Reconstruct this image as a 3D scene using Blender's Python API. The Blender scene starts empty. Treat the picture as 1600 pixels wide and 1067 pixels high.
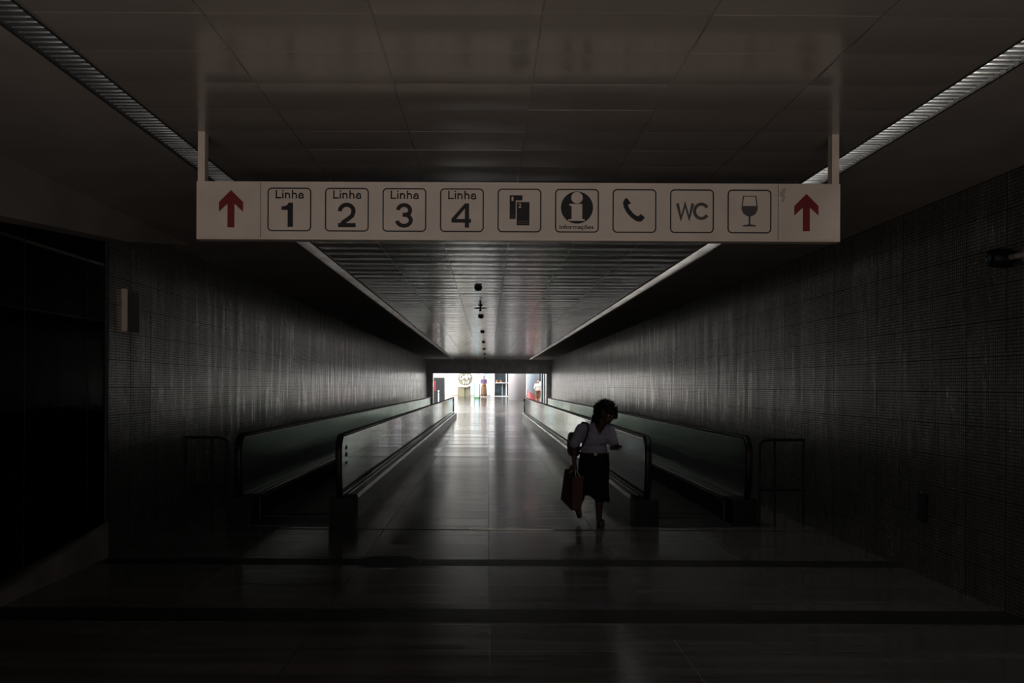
import bpy, bmesh, math, random
from mathutils import Vector, Matrix, noise
random.seed(7)
SC = bpy.context.scene
COL = SC.collection
PI = math.pi

# ------------------------------------------------------------------ camera
F = 1400.0                      # focal length in pixels of the 1600 x 1067 frame
VX, VY, EYE = 762.0, 603.0, 1.65
cam_d = bpy.data.cameras.new('camera')
cam = bpy.data.objects.new('camera', cam_d)
COL.objects.link(cam)
cam_d.sensor_fit = 'HORIZONTAL'; cam_d.sensor_width = 36.0
cam_d.lens = F * 36.0 / 1600.0
cam_d.shift_x = (800.0 - VX) / 1600.0
cam_d.shift_y = (VY - 533.5) / 1600.0
cam_d.clip_start = 0.05; cam_d.clip_end = 300
cam.matrix_world = Matrix.Translation((0, 0, EYE)) @ Matrix.Rotation(-0.0045, 4, 'Y') @ Matrix.Rotation(PI/2, 4, 'X')
SC.camera = cam

# ------------------------------------------------------------------ world, light, exposure
w = bpy.data.worlds.new('world'); SC.world = w; w.use_nodes = True
w.node_tree.nodes['Background'].inputs[0].default_value = (0.75, 0.85, 1.0, 1)
w.node_tree.nodes['Background'].inputs[1].default_value = 0.0
SC.view_settings.view_transform = 'Standard'; SC.view_settings.look = 'None'
SC.view_settings.gamma = 1.0; SC.view_settings.use_curve_mapping = False
SC.view_settings.exposure = 0.0
try:
    SC.cycles.max_bounces = 10; SC.cycles.transparent_max_bounces = 24
    SC.cycles.glossy_bounces = 5; SC.cycles.use_denoising = True
    SC.cycles.sample_clamp_indirect = 6.0
except Exception:
    pass

def area(name, loc, rot, sx, sy, power, color=(1, 1, 1), spread=PI):
    d = bpy.data.lights.new(name, 'AREA'); d.shape = 'RECTANGLE'
    d.size = sx; d.size_y = sy; d.energy = power; d.color = color; d.spread = spread
    o = bpy.data.objects.new(name, d); COL.objects.link(o)
    o.location = loc; o.rotation_euler = rot
    return o
# the bright hall at the far end: tall glazing on its left side and rooflights
area('hall_window_daylight', (-17.0, 62.5, 3.2), (0, -PI/2, 0), 5.0, 13.0, 6000, (1.0, 0.98, 0.96))
area('hall_rooflight', (0.0, 60.0, 6.6), (0, 0, 0), 24.0, 8.0, 4400, (1.0, 0.99, 0.98))
# dim warm light of the concourse behind the camera
area('concourse_glow', (-0.2, -1.2, 1.1), (PI/2 + 0.55, 0, 0), 5.0, 1.2, 43, (1.0, 0.86, 0.76), 1.9)

# ------------------------------------------------------------------ pixel helpers (measure the place from the photo)
def PT(px, py, D): return Vector(((px - VX) * D / F, D, EYE - (py - VY) * D / F))
def XP(px, D): return (px - VX) * D / F
def ZP(py, D): return EYE - (py - VY) * D / F

# ------------------------------------------------------------------ materials
def mat(name, base=(0.5, 0.5, 0.5), rough=0.5, metal=0.0, spec=0.5, coat=0.0, emit=None, es=0.0):
    m = bpy.data.materials.new(name); m.use_nodes = True
    b = m.node_tree.nodes['Principled BSDF']
    b.inputs['Base Color'].default_value = (*base, 1)
    b.inputs['Roughness'].default_value = rough
    b.inputs['Metallic'].default_value = metal
    b.inputs['Specular IOR Level'].default_value = spec
    b.inputs['Coat Weight'].default_value = coat
    if emit:
        b.inputs['Emission Color'].default_value = (*emit, 1); b.inputs['Emission Strength'].default_value = es
    return m
def nodes(m):
    nt = m.node_tree
    return nt, nt.nodes, nt.links, nt.nodes['Principled BSDF']
def mth(nt, op, a, b=None, c=None):
    n = nt.nodes.new('ShaderNodeMath'); n.operation = op
    for i, v in enumerate((a, b, c)):
        if v is None: continue
        if isinstance(v, (int, float)): n.inputs[i].default_value = v
        else: nt.links.new(v, n.inputs[i])
    return n.outputs[0]
def ramp(nt, fac, a, b):
    n = nt.nodes.new('ShaderNodeMapRange')
    nt.links.new(fac, n.inputs[0]); n.inputs[1].default_value = a; n.inputs[2].default_value = b
    return n.outputs[0]
def mixc(nt, fac, c1, c2):
    n = nt.nodes.new('ShaderNodeMix'); n.data_type = 'RGBA'
    if isinstance(fac, (int, float)): n.inputs[0].default_value = fac
    else: nt.links.new(fac, n.inputs[0])
    for i, c in ((6, c1), (7, c2)):
        if isinstance(c, tuple): n.inputs[i].default_value = (*c, 1)
        else: nt.links.new(c, n.inputs[i])
    return n.outputs[2]
def grain(m, scale=(8, 8, 8), amt=0.25, rough_amt=0.1):
    """a little wear: noise on colour and roughness"""
    nt, N, L, b = nodes(m)
    tc = N.new('ShaderNodeTexCoord'); mp = N.new('ShaderNodeMapping'); mp.inputs['Scale'].default_value = scale
    L.new(tc.outputs['Object'], mp.inputs[0])
    nz = N.new('ShaderNodeTexNoise'); nz.inputs['Scale'].default_value = 1.0; nz.inputs['Detail'].default_value = 5
    L.new(mp.outputs[0], nz.inputs['Vector'])
    c = tuple(b.inputs['Base Color'].default_value)[:3]
    f = ramp(nt, nz.outputs[0], 0.3, 0.7)
    L.new(mixc(nt, f, tuple(x*(1-amt) for x in c), tuple(min(1, x*(1+amt)) for x in c)), b.inputs['Base Color'])
    r = b.inputs['Roughness'].default_value
    L.new(mth(nt, 'MULTIPLY_ADD', f, rough_amt, max(0.02, r - rough_amt/2)), b.inputs['Roughness'])
    return m

def tile_wall():
    m = mat('mosaic_tile', (0.10, 0.095, 0.09), 0.3, coat=0.6)
    m.node_tree.nodes['Principled BSDF'].inputs['Coat Roughness'].default_value = 0.16
    nt, N, L, b = nodes(m)
    g = N.new('ShaderNodeNewGeometry')
    sep = N.new('ShaderNodeSeparateXYZ'); L.new(g.outputs['Position'], sep.inputs[0])
    hor = mth(nt, 'ADD', sep.outputs[0], sep.outputs[1])
    cmb = N.new('ShaderNodeCombineXYZ'); L.new(hor, cmb.inputs[0]); L.new(sep.outputs[2], cmb.inputs[1])
    def brick(w_, h_, mort, off=0.0):
        br = N.new('ShaderNodeTexBrick'); br.offset = off
        br.inputs['Color1'].default_value = (0, 0, 0, 1); br.inputs['Color2'].default_value = (1, 1, 1, 1)
        br.inputs['Mortar'].default_value = (0.5, 0.5, 0.5, 1)
        br.inputs['Scale'].default_value = 1.0; br.inputs['Mortar Size'].default_value = mort
        br.inputs['Mortar Smooth'].default_value = 0.3
        br.inputs['Brick Width'].default_value = w_; br.inputs['Row Height'].default_value = h_
        L.new(cmb.outputs[0], br.inputs['Vector'])
        return br
    b1 = brick(0.030, 0.027, 0.0034)          # small mosaic
    b2 = brick(0.55, 0.27, 0.006)             # sheet joints
    v = N.new('ShaderNodeTexNoise'); v.inputs['Scale'].default_value = 1.0; v.inputs['Detail'].default_value = 6
    mp = N.new('ShaderNodeMapping'); mp.inputs['Scale'].default_value = (5.0, 0.55, 1)
    L.new(cmb.outputs[0], mp.inputs[0]); L.new(mp.outputs[0], v.inputs['Vector'])   # run-down streaks
    v2 = N.new('ShaderNodeTexNoise'); v2.inputs['Scale'].default_value = 1.0; v2.inputs['Detail'].default_value = 3
    mp2 = N.new('ShaderNodeMapping'); mp2.inputs['Scale'].default_value = (22.0, 1.2, 1)
    L.new(cmb.outputs[0], mp2.inputs[0]); L.new(mp2.outputs[0], v2.inputs['Vector'])
    st = ramp(nt, v.outputs[0], 0.38, 0.60)
    st2 = ramp(nt, v2.outputs[0], 0.35, 0.65)
    tint = mixc(nt, b1.outputs['Color'], (0.30, 0.30, 0.295), (0.66, 0.65, 0.64))
    tint = mixc(nt, mth(nt, 'MULTIPLY', st, 0.6), tint, (0.85, 0.83, 0.80))
    tint = mixc(nt, mth(nt, 'MULTIPLY', mth(nt, 'SUBTRACT', 1.0, st2), 0.5), tint, (0.20, 0.20, 0.20))
    mort = mth(nt, 'MAXIMUM', b1.outputs['Fac'], b2.outputs['Fac'])
    L.new(mth(nt, 'MULTIPLY_ADD', mort, -0.9, 0.9), b.inputs['Metallic'])
    L.new(mth(nt, 'MULTIPLY', mth(nt, 'MULTIPLY_ADD', mort, -1.0, 1.0), mth(nt, 'MULTIPLY_ADD', st2, 0.6, 0.15)), b.inputs['Coat Weight'])
    L.new(mixc(nt, mort, tint, (0.02, 0.02, 0.02)), b.inputs['Base Color'])
    r = mth(nt, 'MULTIPLY_ADD', st, -0.12, 0.40)
    r = mth(nt, 'MULTIPLY_ADD', st2, -0.05, r)
    r = mth(nt, 'MULTIPLY_ADD', mort, 0.2, r)
    L.new(r, b.inputs['Roughness'])
    s = mth(nt, 'MULTIPLY_ADD', mth(nt, 'MULTIPLY', st, st2), 0.6, 0.9)
    s = mth(nt, 'MULTIPLY', s, mth(nt, 'MULTIPLY_ADD', mort, -0.75, 1.0))
    L.new(s, b.inputs['Specular IOR Level'])
    bp = N.new('ShaderNodeBump'); bp.inputs['Strength'].default_value = 0.35; bp.inputs['Distance'].default_value = 0.002
    L.new(mth(nt, 'SUBTRACT', 1.0, mort), bp.inputs['Height']); L.new(bp.outputs[0], b.inputs['Normal'])
    return m

def stone_floor(name, dark=1.0, cross=0.62):
    m = mat(name, (0.12, 0.115, 0.11), 0.2)
    nt, N, L, b = nodes(m)
    g = N.new('ShaderNodeNewGeometry')
    sep = N.new('ShaderNodeSeparateXYZ'); L.new(g.outputs['Position'], sep.inputs[0])
    cmb = N.new('ShaderNodeCombineXYZ'); L.new(mth(nt, 'SUBTRACT', sep.outputs[0], 0.02), cmb.inputs[0]); L.new(sep.outputs[1], cmb.inputs[1])
    br = N.new('ShaderNodeTexBrick'); br.offset = 0.0
    br.inputs['Color1'].default_value = (0, 0, 0, 1); br.inputs['Color2'].default_value = (1, 1, 1, 1)
    br.inputs['Mortar'].default_value = (0.5, 0.5, 0.5, 1); br.inputs['Scale'].default_value = 1.0
    br.inputs['Mortar Size'].default_value = 0.004; br.inputs['Mortar Smooth'].default_value = 0.2
    br.inputs['Brick Width'].default_value = 1.2; br.inputs['Row Height'].default_value = cross
    L.new(cmb.outputs[0], br.inputs['Vector'])
    nz = N.new('ShaderNodeTexNoise'); nz.inputs['Scale'].default_value = 1.0; nz.inputs['Detail'].default_value = 6
    mp = N.new('ShaderNodeMapping'); mp.inputs['Scale'].default_value = (0.5, 6.0, 1)
    L.new(g.outputs['Position'], mp.inputs[0]); L.new(mp.outputs[0], nz.inputs['Vector'])
    n = ramp(nt, nz.outputs[0], 0.32, 0.68)
    col = mixc(nt, n, tuple(dark*x for x in (0.075, 0.07, 0.066)), tuple(dark*x for x in (0.14, 0.132, 0.125)))
    L.new(mixc(nt, br.outputs['Fac'], col, (0.04, 0.04, 0.04)), b.inputs['Base Color'])
    r = mth(nt, 'MULTIPLY_ADD', n, 0.08, 0.10)
    r = mth(nt, 'MULTIPLY_ADD', br.outputs['Color'], 0.07, r)
    r = mth(nt, 'MULTIPLY_ADD', br.outputs['Fac'], 0.12, r)
    L.new(r, b.inputs['Roughness'])
    bp = N.new('ShaderNodeBump'); bp.inputs['Strength'].default_value = 0.12; bp.inputs['Distance'].default_value = 0.002
    L.new(mth(nt, 'MULTIPLY_ADD', n, 0.6, mth(nt, 'SUBTRACT', 1.0, br.outputs['Fac'])), bp.inputs['Height'])
    L.new(bp.outputs[0], b.inputs['Normal'])
    return m

def glass_mat(name, tint=(0.62, 0.72, 0.68), wavy=0.0, boost=1.0, wscale=(0.0, 0.35, 2.4), haze=0.0):
    m = bpy.data.materials.new(name); m.use_nodes = True
    nt = m.node_tree; N = nt.nodes; L = nt.links; N.clear()
    out = N.new('ShaderNodeOutputMaterial'); mx = N.new('ShaderNodeMixShader')
    tr = N.new('ShaderNodeBsdfTransparent'); tr.inputs[0].default_value = (*tint, 1)
    gl = N.new('ShaderNodeBsdfGlossy'); gl.inputs['Roughness'].default_value = 0.03
    gl.inputs['Color'].default_value = (0.93, 0.96, 0.94, 1)
    fr = N.new('ShaderNodeFresnel'); fr.inputs['IOR'].default_value = 1.5
    f = mth(nt, 'MINIMUM', mth(nt, 'MULTIPLY', fr.outputs[0], boost), 1.0)
    L.new(f, mx.inputs[0]); L.new(tr.outputs[0], mx.inputs[1]); L.new(gl.outputs[0], mx.inputs[2]); L.new(mx.outputs[0], out.inputs[0])
    if wavy:
        tc = N.new('ShaderNodeTexCoord'); mp = N.new('ShaderNodeMapping'); mp.inputs['Scale'].default_value = wscale
        L.new(tc.outputs['Object'], mp.inputs[0])
        nz = N.new('ShaderNodeTexNoise'); nz.inputs['Scale'].default_value = 1.0; nz.inputs['Detail'].default_value = 1.0
        L.new(mp.outputs[0], nz.inputs['Vector'])
        bp = N.new('ShaderNodeBump'); bp.inputs['Strength'].default_value = 1.0; bp.inputs['Distance'].default_value = wavy
        L.new(nz.outputs[0], bp.inputs['Height']); L.new(bp.outputs[0], gl.inputs['Normal'])
    if haze:      # second, broader reflection mixed in to brighten the pane
        g2 = N.new('ShaderNodeBsdfGlossy'); g2.inputs['Roughness'].default_value = 0.24; g2.inputs['Color'].default_value = (0.88, 1.0, 0.94, 1)
        m2 = N.new('ShaderNodeMixShader'); m2.inputs[0].default_value = haze
        L.new(gl.outputs[0], m2.inputs[1]); L.new(g2.outputs[0], m2.inputs[2]); L.new(m2.outputs[0], mx.inputs[2])
    return m

def panel_mat():
    m = mat('ceiling_panel_paint', (0.30, 0.275, 0.255), 0.22, 0.0, 0.65)
    nt, N, L, b = nodes(m)
    g = N.new('ShaderNodeNewGeometry')
    nz = N.new('ShaderNodeTexNoise'); nz.inputs['Scale'].default_value = 1.0; nz.inputs['Detail'].default_value = 4
    mp = N.new('ShaderNodeMapping'); mp.inputs['Scale'].default_value = (1.5, 4.0, 1)
    L.new(g.outputs['Position'], mp.inputs[0]); L.new(mp.outputs[0], nz.inputs['Vector'])
    n = ramp(nt, nz.outputs[0], 0.3, 0.7)
    L.new(mixc(nt, n, (0.26, 0.235, 0.215), (0.29, 0.265, 0.245)), b.inputs['Base Color'])
    L.new(mth(nt, 'MULTIPLY_ADD', n, 0.06, 0.14), b.inputs['Roughness'])
    return m

M = dict(
    tile=tile_wall(), floor=stone_floor('polished_stone'), hall_floor=stone_floor('hall_stone', 0.45, 1.1),
    panel=panel_mat(),
    plaster=grain(mat('grey_plaster', (0.27, 0.245, 0.23), 0.85, 0, 0.2), (2, 2, 2), 0.12),
    seam=mat('panel_seam_metal', (0.38, 0.36, 0.34), 0.3, 0.6),
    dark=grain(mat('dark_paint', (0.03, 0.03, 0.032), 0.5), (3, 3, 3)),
    beam=grain(mat('beam_paint', (0.36, 0.36, 0.38), 0.6), (3, 3, 3)),
    rubber=grain(mat('black_rubber', (0.006, 0.006, 0.0065), 0.42, 0, 0.25), (10, 10, 10)),
    blackmetal=grain(mat('black_metal', (0.006, 0.006, 0.0065), 0.5, 0.0, 0.2), (6, 6, 6)),
    deck=mat('dark_deck_steel', (0.13, 0.13, 0.135), 0.36, 0.85),
    alu=mat('brushed_aluminium', (0.92, 0.92, 0.90), 0.2, 1.0),
    slat=grain(mat('louvre_aluminium', (0.8, 0.79, 0.77), 0.36, 1.0), (5, 2, 5), 0.15, 0.1),
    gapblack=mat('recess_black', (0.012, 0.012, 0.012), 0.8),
    pallet=grain(mat('ribbed_pallet', (0.02, 0.02, 0.021), 0.5, 0.3), (4, 4, 4)),
    glass=glass_mat('balustrade_glass', (0.80, 0.83, 0.81), 0.0016, 0.85, (0.0, 2.2, 0.25)),
    gglass=glass_mat('green_balustrade_glass', (0.30, 0.36, 0.33), 0.012, 10.0, (0.0, 0.5, 2.8), 0.8),
    kerb=grain(mat('kerb_stone', (0.20, 0.185, 0.175), 0.7), (3, 3, 3)),
    boxglass=glass_mat('showcase_glass', (0.25, 0.27, 0.27), 0.0, 0.45),
    granite=grain(mat('black_granite', (0.022, 0.021, 0.02), 0.45, 0, 0.2), (9, 9, 9), 0.5),
    signface=grain(mat('sign_face', (0.56, 0.50, 0.455), 0.35, 0, 0.45), (5, 5, 5), 0.05, 0.12),
    signframe=grain(mat('sign_frame', (0.60, 0.53, 0.48), 0.12, 0, 0.8), (5, 5, 5), 0.06),
    ink=mat('black_ink', (0.008, 0.008, 0.012), 0.5, 0, 0.3),
    inkgrey=mat('faded_ink', (0.06, 0.06, 0.065), 0.5, 0, 0.3),
    red=mat('dark_red_ink', (0.16, 0.012, 0.018), 0.5, 0, 0.3),
    skin=grain(mat('brown_skin', (0.055, 0.03, 0.022), 0.55), (20, 20, 20), 0.1),
    skin2=mat('tan_skin', (0.30, 0.16, 0.11), 0.55),
    hair=grain(mat('black_hair', (0.008, 0.007, 0.007), 0.6, 0, 0.2), (40, 40, 40), 0.4),
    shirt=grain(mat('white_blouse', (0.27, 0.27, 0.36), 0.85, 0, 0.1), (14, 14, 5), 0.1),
    skirt=grain(mat('black_skirt', (0.008, 0.008, 0.009), 0.9, 0, 0.1), (10, 10, 3), 0.3),
    bag=grain(mat('brown_paper_bag', (0.085, 0.042, 0.032), 0.7, 0, 0.2), (6, 6, 6), 0.15),
    bagdark=grain(mat('black_leather', (0.012, 0.012, 0.015), 0.5, 0, 0.3), (9, 9, 9)),
    cord=mat('pale_cord', (0.6, 0.57, 0.52), 0.6),
    shoe=mat('dark_sandal', (0.02, 0.016, 0.014), 0.5),
    metalrim=mat('glasses_metal', (0.7, 0.68, 0.6), 0.2, 1.0),
    hallwhite=grain(mat('hall_white_wall', (0.82, 0.82, 0.80), 0.7), (0.6, 0.6, 0.6), 0.04),
    hallblue=mat('hall_pale_blue', (0.35, 0.5, 0.68), 0.6),
    colm=grain(mat('column_paint', (0.34, 0.32, 0.335), 0.45), (3, 3, 0.3), 0.05),
    colblue=grain(mat('blue_grey_column', (0.27, 0.31, 0.36), 0.35), (3, 3, 0.3), 0.08),
    olive=mat('olive_panel', (0.18, 0.165, 0.105), 0.6), olive_d=mat('olive_side', (0.16, 0.15, 0.10), 0.6),
    white=mat('white_paint', (0.85, 0.85, 0.86), 0.5),
    greyink=mat('grey_lettering', (0.35, 0.34, 0.33), 0.6),
    winglass=grain(mat('dark_shop_glass', (0.025, 0.04, 0.05), 0.12, 0, 0.5), (1.5, 1.5, 1.5), 0.8),
    green=mat('green_paint', (0.07, 0.20, 0.07), 0.6), paleblue=mat('poster_pale_blue', (0.38, 0.50, 0.60), 0.6),
    cabinet=grain(mat('dark_cabinet', (0.015, 0.018, 0.022), 0.45), (3, 3, 3)),
    redbox=mat('red_cabinet', (0.35, 0.03, 0.04), 0.45),
    redskirt=mat('red_column_band', (0.20, 0.03, 0.035), 0.5),
    purple=mat('purple_print', (0.09, 0.05, 0.13), 0.8), brownskirt=grain(mat('brown_skirt', (0.13, 0.065, 0.03), 0.85), (9, 9, 3)),
    greyshirt=mat('grey_white_shirt', (0.45, 0.45, 0.43), 0.85), brownshort=mat('brown_trousers', (0.12, 0.06, 0.03), 0.85),
    leaf=mat('plant_leaf', (0.03, 0.09, 0.04), 0.6), terracotta=mat('terracotta', (0.35, 0.15, 0.07), 0.7),
    pink=mat('pink_plastic', (0.7, 0.08, 0.15), 0.5), lime=mat('lime_plastic', (0.5, 0.6, 0.1), 0.5),
)

# ------------------------------------------------------------------ object helpers
def link(name, me, parent=None):
    o = bpy.data.objects.new(name, me); COL.objects.link(o)
    if parent is not None:
        o.parent = parent
        o.matrix_parent_inverse = parent.matrix_world.inverted() if parent.type != 'EMPTY' else Matrix.Translation(-Vector(parent.location))
    return o
def obj(name, bm, m, parent=None, smooth=False):
    me = bpy.data.meshes.new(name)
    bmesh.ops.recalc_face_normals(bm, faces=bm.faces)
    bm.to_mesh(me); bm.free()
    for mm in (m if isinstance(m, (list, tuple)) else [m]): me.materials.append(mm)
    if smooth:
        for p in me.polygons: p.use_smooth = True
    return link(name, me, parent)
def thing(name, label, cat, loc=(0, 0, 0), group=None):
    o = bpy.data.objects.new(name, None); COL.objects.link(o); o.location = loc
    o.empty_display_size = 0.1
    o['label'] = label; o['category'] = cat
    if group: o['group'] = group
    return o
def tag(o, label, cat, group=None):
    o['label'] = label; o['category'] = cat
    if group: o['group'] = group
    return o
def struct(name, bm, m, parent=None, smooth=False):
    o = obj(name, bm, m, parent, smooth)
    if parent is None: o['kind'] = 'structure'
    return o
def B(*boxes):
    bm = bmesh.new()
    for b in boxes: box(bm, *b)
    return bm
def box(bm, x0, x1, y0, y1, z0, z1):
    v = [bm.verts.new(p) for p in ((x0,y0,z0),(x1,y0,z0),(x1,y1,z0),(x0,y1,z0),(x0,y0,z1),(x1,y0,z1),(x1,y1,z1),(x0,y1,z1))]
    for f in ((0,1,2,3),(4,7,6,5),(0,4,5,1),(1,5,6,2),(2,6,7,3),(3,7,4,0)): bm.faces.new([v[i] for i in f])
    return v
def prism(bm, pts, ax, a0, a1):
    """extrude a 2D outline along axis ax ('x','y','z')"""
    def P(p, t): return {'x': (t, p[0], p[1]), 'y': (p[0], t, p[1]), 'z': (p[0], p[1], t)}[ax]
    lo = [bm.verts.new(P(p, a0)) for p in pts]; hi = [bm.verts.new(P(p, a1)) for p in pts]
    bm.faces.new(lo[::-1]); bm.faces.new(hi)
    n = len(pts)
    for i in range(n): bm.faces.new((lo[i], lo[(i+1) % n], hi[(i+1) % n], hi[i]))
def tube(bm, pts, r, n=10, caps=True):
    pts = [Vector(p) for p in pts]
    if isinstance(r, (int, float)): r = [r]*len(pts)
    rings = []; up = None
    for i, p in enumerate(pts):
        t = (pts[min(i+1, len(pts)-1)] - pts[max(i-1, 0)]).normalized()
        if up is None:
            up = Vector((0, 0, 1)) if abs(t.z) < 0.9 else Vector((1, 0, 0))
        a = t.cross(up); 
        if a.length < 1e-5: a = t.orthogonal()
        a.normalize(); c = a.cross(t).normalized(); up = c
        rings.append([bm.verts.new(p + (a*math.cos(2*PI*k/n) + c*math.sin(2*PI*k/n))*r[i]) for k in range(n)])
    for i in range(len(rings)-1):
        for k in range(n): bm.faces.new((rings[i][k], rings[i][(k+1) % n], rings[i+1][(k+1) % n], rings[i+1][k]))
    if caps: bm.faces.new(rings[0][::-1]); bm.faces.new(rings[-1])
def lathe(bm, prof, c, n=24, ax='z'):
    """profile [(r, h)] revolved about an axis through c"""
    rings = []
    for r, h in prof:
        ring = []
        for k in range(n):
            u, v = r*math.cos(2*PI*k/n), r*math.sin(2*PI*k/n)
            d = {'z': (u, v, h), 'y': (u, h, v), 'x': (h, u, v)}[ax]
            ring.append(bm.verts.new((c[0]+d[0], c[1]+d[1], c[2]+d[2])))
        rings.append(ring)
    for i in range(len(rings)-1):
        for k in range(n): bm.faces.new((rings[i][k], rings[i][(k+1) % n], rings[i+1][(k+1) % n], rings[i+1][k]))
    bm.faces.new(rings[0][::-1]); bm.faces.new(rings[-1])
def ellip(bm, c, r, rot=None, sub=2):
    g = bmesh.ops.create_icosphere(bm, subdivisions=sub, radius=1.0)
    mt = Matrix.Translation(Vector(c)) @ (rot.to_4x4() if rot else Matrix.Identity(4)) @ Matrix.Diagonal((r[0], r[1], r[2], 1))
    bmesh.ops.transform(bm, matrix=mt, verts=g['verts'])
def capsule(bm, a, b, ra, rb, flat=1.0):
    a, b = Vector(a), Vector(b); n = 7; pts = []; rs = []
    L = (b-a).length; t = (b-a).normalized()
    for k in range(5):
        q = k/4*PI/2; pts.append(a - t*ra*math.cos(q)*0.98); rs.append(max(ra*math.sin(q), ra*0.12))
    for k in range(1, n):
        pts.append(a.lerp(b, k/n)); rs.append(ra + (rb-ra)*k/n)
    for k in range(5):
        q = k/4*PI/2; pts.append(b + t*rb*math.sin(q)*0.98); rs.append(max(rb*math.cos(q), rb*0.12))
    tube(bm, pts, rs, 12)
def solidify_remesh(name, bm, m, parent, voxel=0.008, smooth_it=4):
    """fuse overlapping volumes into one continuous skin"""
    o = obj(name + '_raw', bm, m, None)
    r = o.modifiers.new('r', 'REMESH'); r.mode = 'VOXEL'; r.voxel_size = voxel
    s = o.modifiers.new('s', 'SMOOTH'); s.factor = 0.6; s.iterations = smooth_it
    dg = bpy.context.evaluated_depsgraph_get(); dg.update()
    me = bpy.data.meshes.new_from_object(o.evaluated_get(dg))
    me.name = name
    bpy.data.objects.remove(o)
    me.materials.clear(); me.materials.append(m)
    for p in me.polygons: p.use_smooth = True
    return link(name, me, parent)

# ------------------------------------------------------------------ corridor shell
XL, XR, H = -3.65, 3.83, 3.25
D0, D1 = -3.5, 54.0
RET = 8.62; XC = -3.62
XLN = -4.27                      # near the camera the left wall stands further back
SL0, SL1 = -2.18, -1.965         # left light strip
SR0, SR1 = 2.42, 2.63            # right light strip
struct('floor', B((-4.6, 4.3, D0-3, 55.0, -0.2, 0.0)), M['floor'])
def ramp_z(D): return max(0.0, 0.068*(D - 55.0))
bm = bmesh.new(); prism(bm, [(55.0, -0.2), (72.0, -0.2), (72.0, ramp_z(72.0)), (55.0, 0.0)], 'x', -18, 18)
struct('floor', bm, M['hall_floor'])
struct('wall_right', B((XR, XR+0.3, D0, D1, 0, H+0.3)), M['tile'])
struct('wall_left', B((XL-0.3, XL, RET+0.25, D1, 0, H+0.3)), M['tile'])
struct('wall_left_return', B((XLN-0.3, XL, RET, RET+0.25, 0, H+0.3)), M['tile'])
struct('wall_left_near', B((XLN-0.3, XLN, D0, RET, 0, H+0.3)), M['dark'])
struct('wall_back', B((XLN-0.3, XR+0.3, D0-0.25, D0, 0, H+0.3)), M['plaster'])
# plaster margins of the ceiling, outside the two strips
struct('ceiling', B((XLN, SL0, D0, RET, H, H+0.2), (XL, SL0, RET, D1, H, H+0.2)), M['plaster'])
struct('ceiling', B((SR1, XR, D0, D1, H, H+0.2)), M['plaster'])
# metal panels between the strips: each one bellies down a little, seams between them
PW = (SR0 - SL1)/6.0; PL = 0.446; Y0 = 3.855 - 17*PL
bm = bmesh.new(); nrow = int((D1 - Y0)/PL) + 1
for i in range(6):
    for j in range(nrow):
        x0 = SL1 + i*PW + 0.004; x1 = SL1 + (i+1)*PW - 0.004
        y0 = Y0 + j*PL + 0.003; y1 = min(Y0 + (j+1)*PL - 0.003, D1)
        if y1 <= y0: continue
        s = random.uniform(0.0016, 0.0052); tilt = random.uniform(-0.0008, 0.0008)
        NY, NX = 8, 3; g = []
        for a in range(NX+1):
            row = []
            for b in range(NY+1):
                u, v = a/NX, b/NY
                bow = math.sin(PI*v)**1.4
                z = H - s*bow - tilt*(v-0.5)*2 - 0.0005
                row.append(bm.verts.new((x0+(x1-x0)*u, y0+(y1-y0)*v, z)))
            g.append(row)
        for a in range(NX):
            for b in range(NY): bm.faces.new((g[a][b], g[a][b+1], g[a+1][b+1], g[a+1][b]))
        # turned-up rim
        e = [g[0][0], g[NX][0], g[NX][NY], g[0][NY]]
        t = [bm.verts.new((v.co.x, v.co.y, H+0.02)) for v in e]
        e2 = [bm.verts.new(v.co) for v in e]
        for p, q in ((0, 1), (1, 2), (2, 3), (3, 0)): bm.faces.new((e2[p], e2[q], t[q], t[p]))
o = struct('ceiling', bm, M['panel'])
for p in o.data.polygons: p.use_smooth = len(p.vertices) == 4 and abs(p.normal.z) > 0.9
struct('ceiling', B((SL0, SR1, D0, D1, H+0.16, H+0.25)), M['gapblack'])
# thin bright seams
bm = bmesh.new()
for i in range(0, 7):
    x = SL1 + i*PW
    box(bm, x-0.0035, x+0.0035, D0, D1, H-0.0015, H+0.02)
struct('trim_1', bm, M['seam'])
bm = bmesh.new()
for j in range(nrow):
    y = Y0 + j*PL
    if y < D0: continue
    box(bm, SL1+0.01, SR0-0.01, y-0.0022, y+0.0022, H-0.0005, H+0.012)
struct('trim_2', bm, M['seam'])

# end portal
DP = 54.0
XO0, XO1 = XP(675.5, DP), XP(855, DP); ZO = ZP(583.5, DP)
struct('wall_end', B((XL-0.3, XR+0.3, DP, DP+0.5, ZO, H+0.3)), M['beam'])
struct('wall_end_left', B((XL-0.3, XO0, DP, DP+0.5, 0, ZO)), M['beam'])
struct('wall_end_right', B((XO1, XR+0.3, DP, DP+0.5, 0, ZO)), M['beam'])
struct('trim_3', B((XO0, XO0+0.05, DP-0.02, DP+0.55, 0, ZO)), M['alu'])
struct('trim_4', B((XO1-0.05, XO1, DP-0.02, DP+0.55, 0, ZO)), M['alu'])

# floor inlays and joints
struct('trim_5', B((XC+0.02, XR, 8.22, 8.52, 0.0, 0.0012)), M['granite'])
struct('trim_6', B((XC+0.02, XR, 6.25, 6.62, 0.0, 0.0012)), M['granite'])
struct('trim_7', B((XL, XR, 10.26, 10.30, 0.0, 0.0015)), M['gapblack'])

# ------------------------------------------------------------------ left showcase wall near the camera

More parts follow.
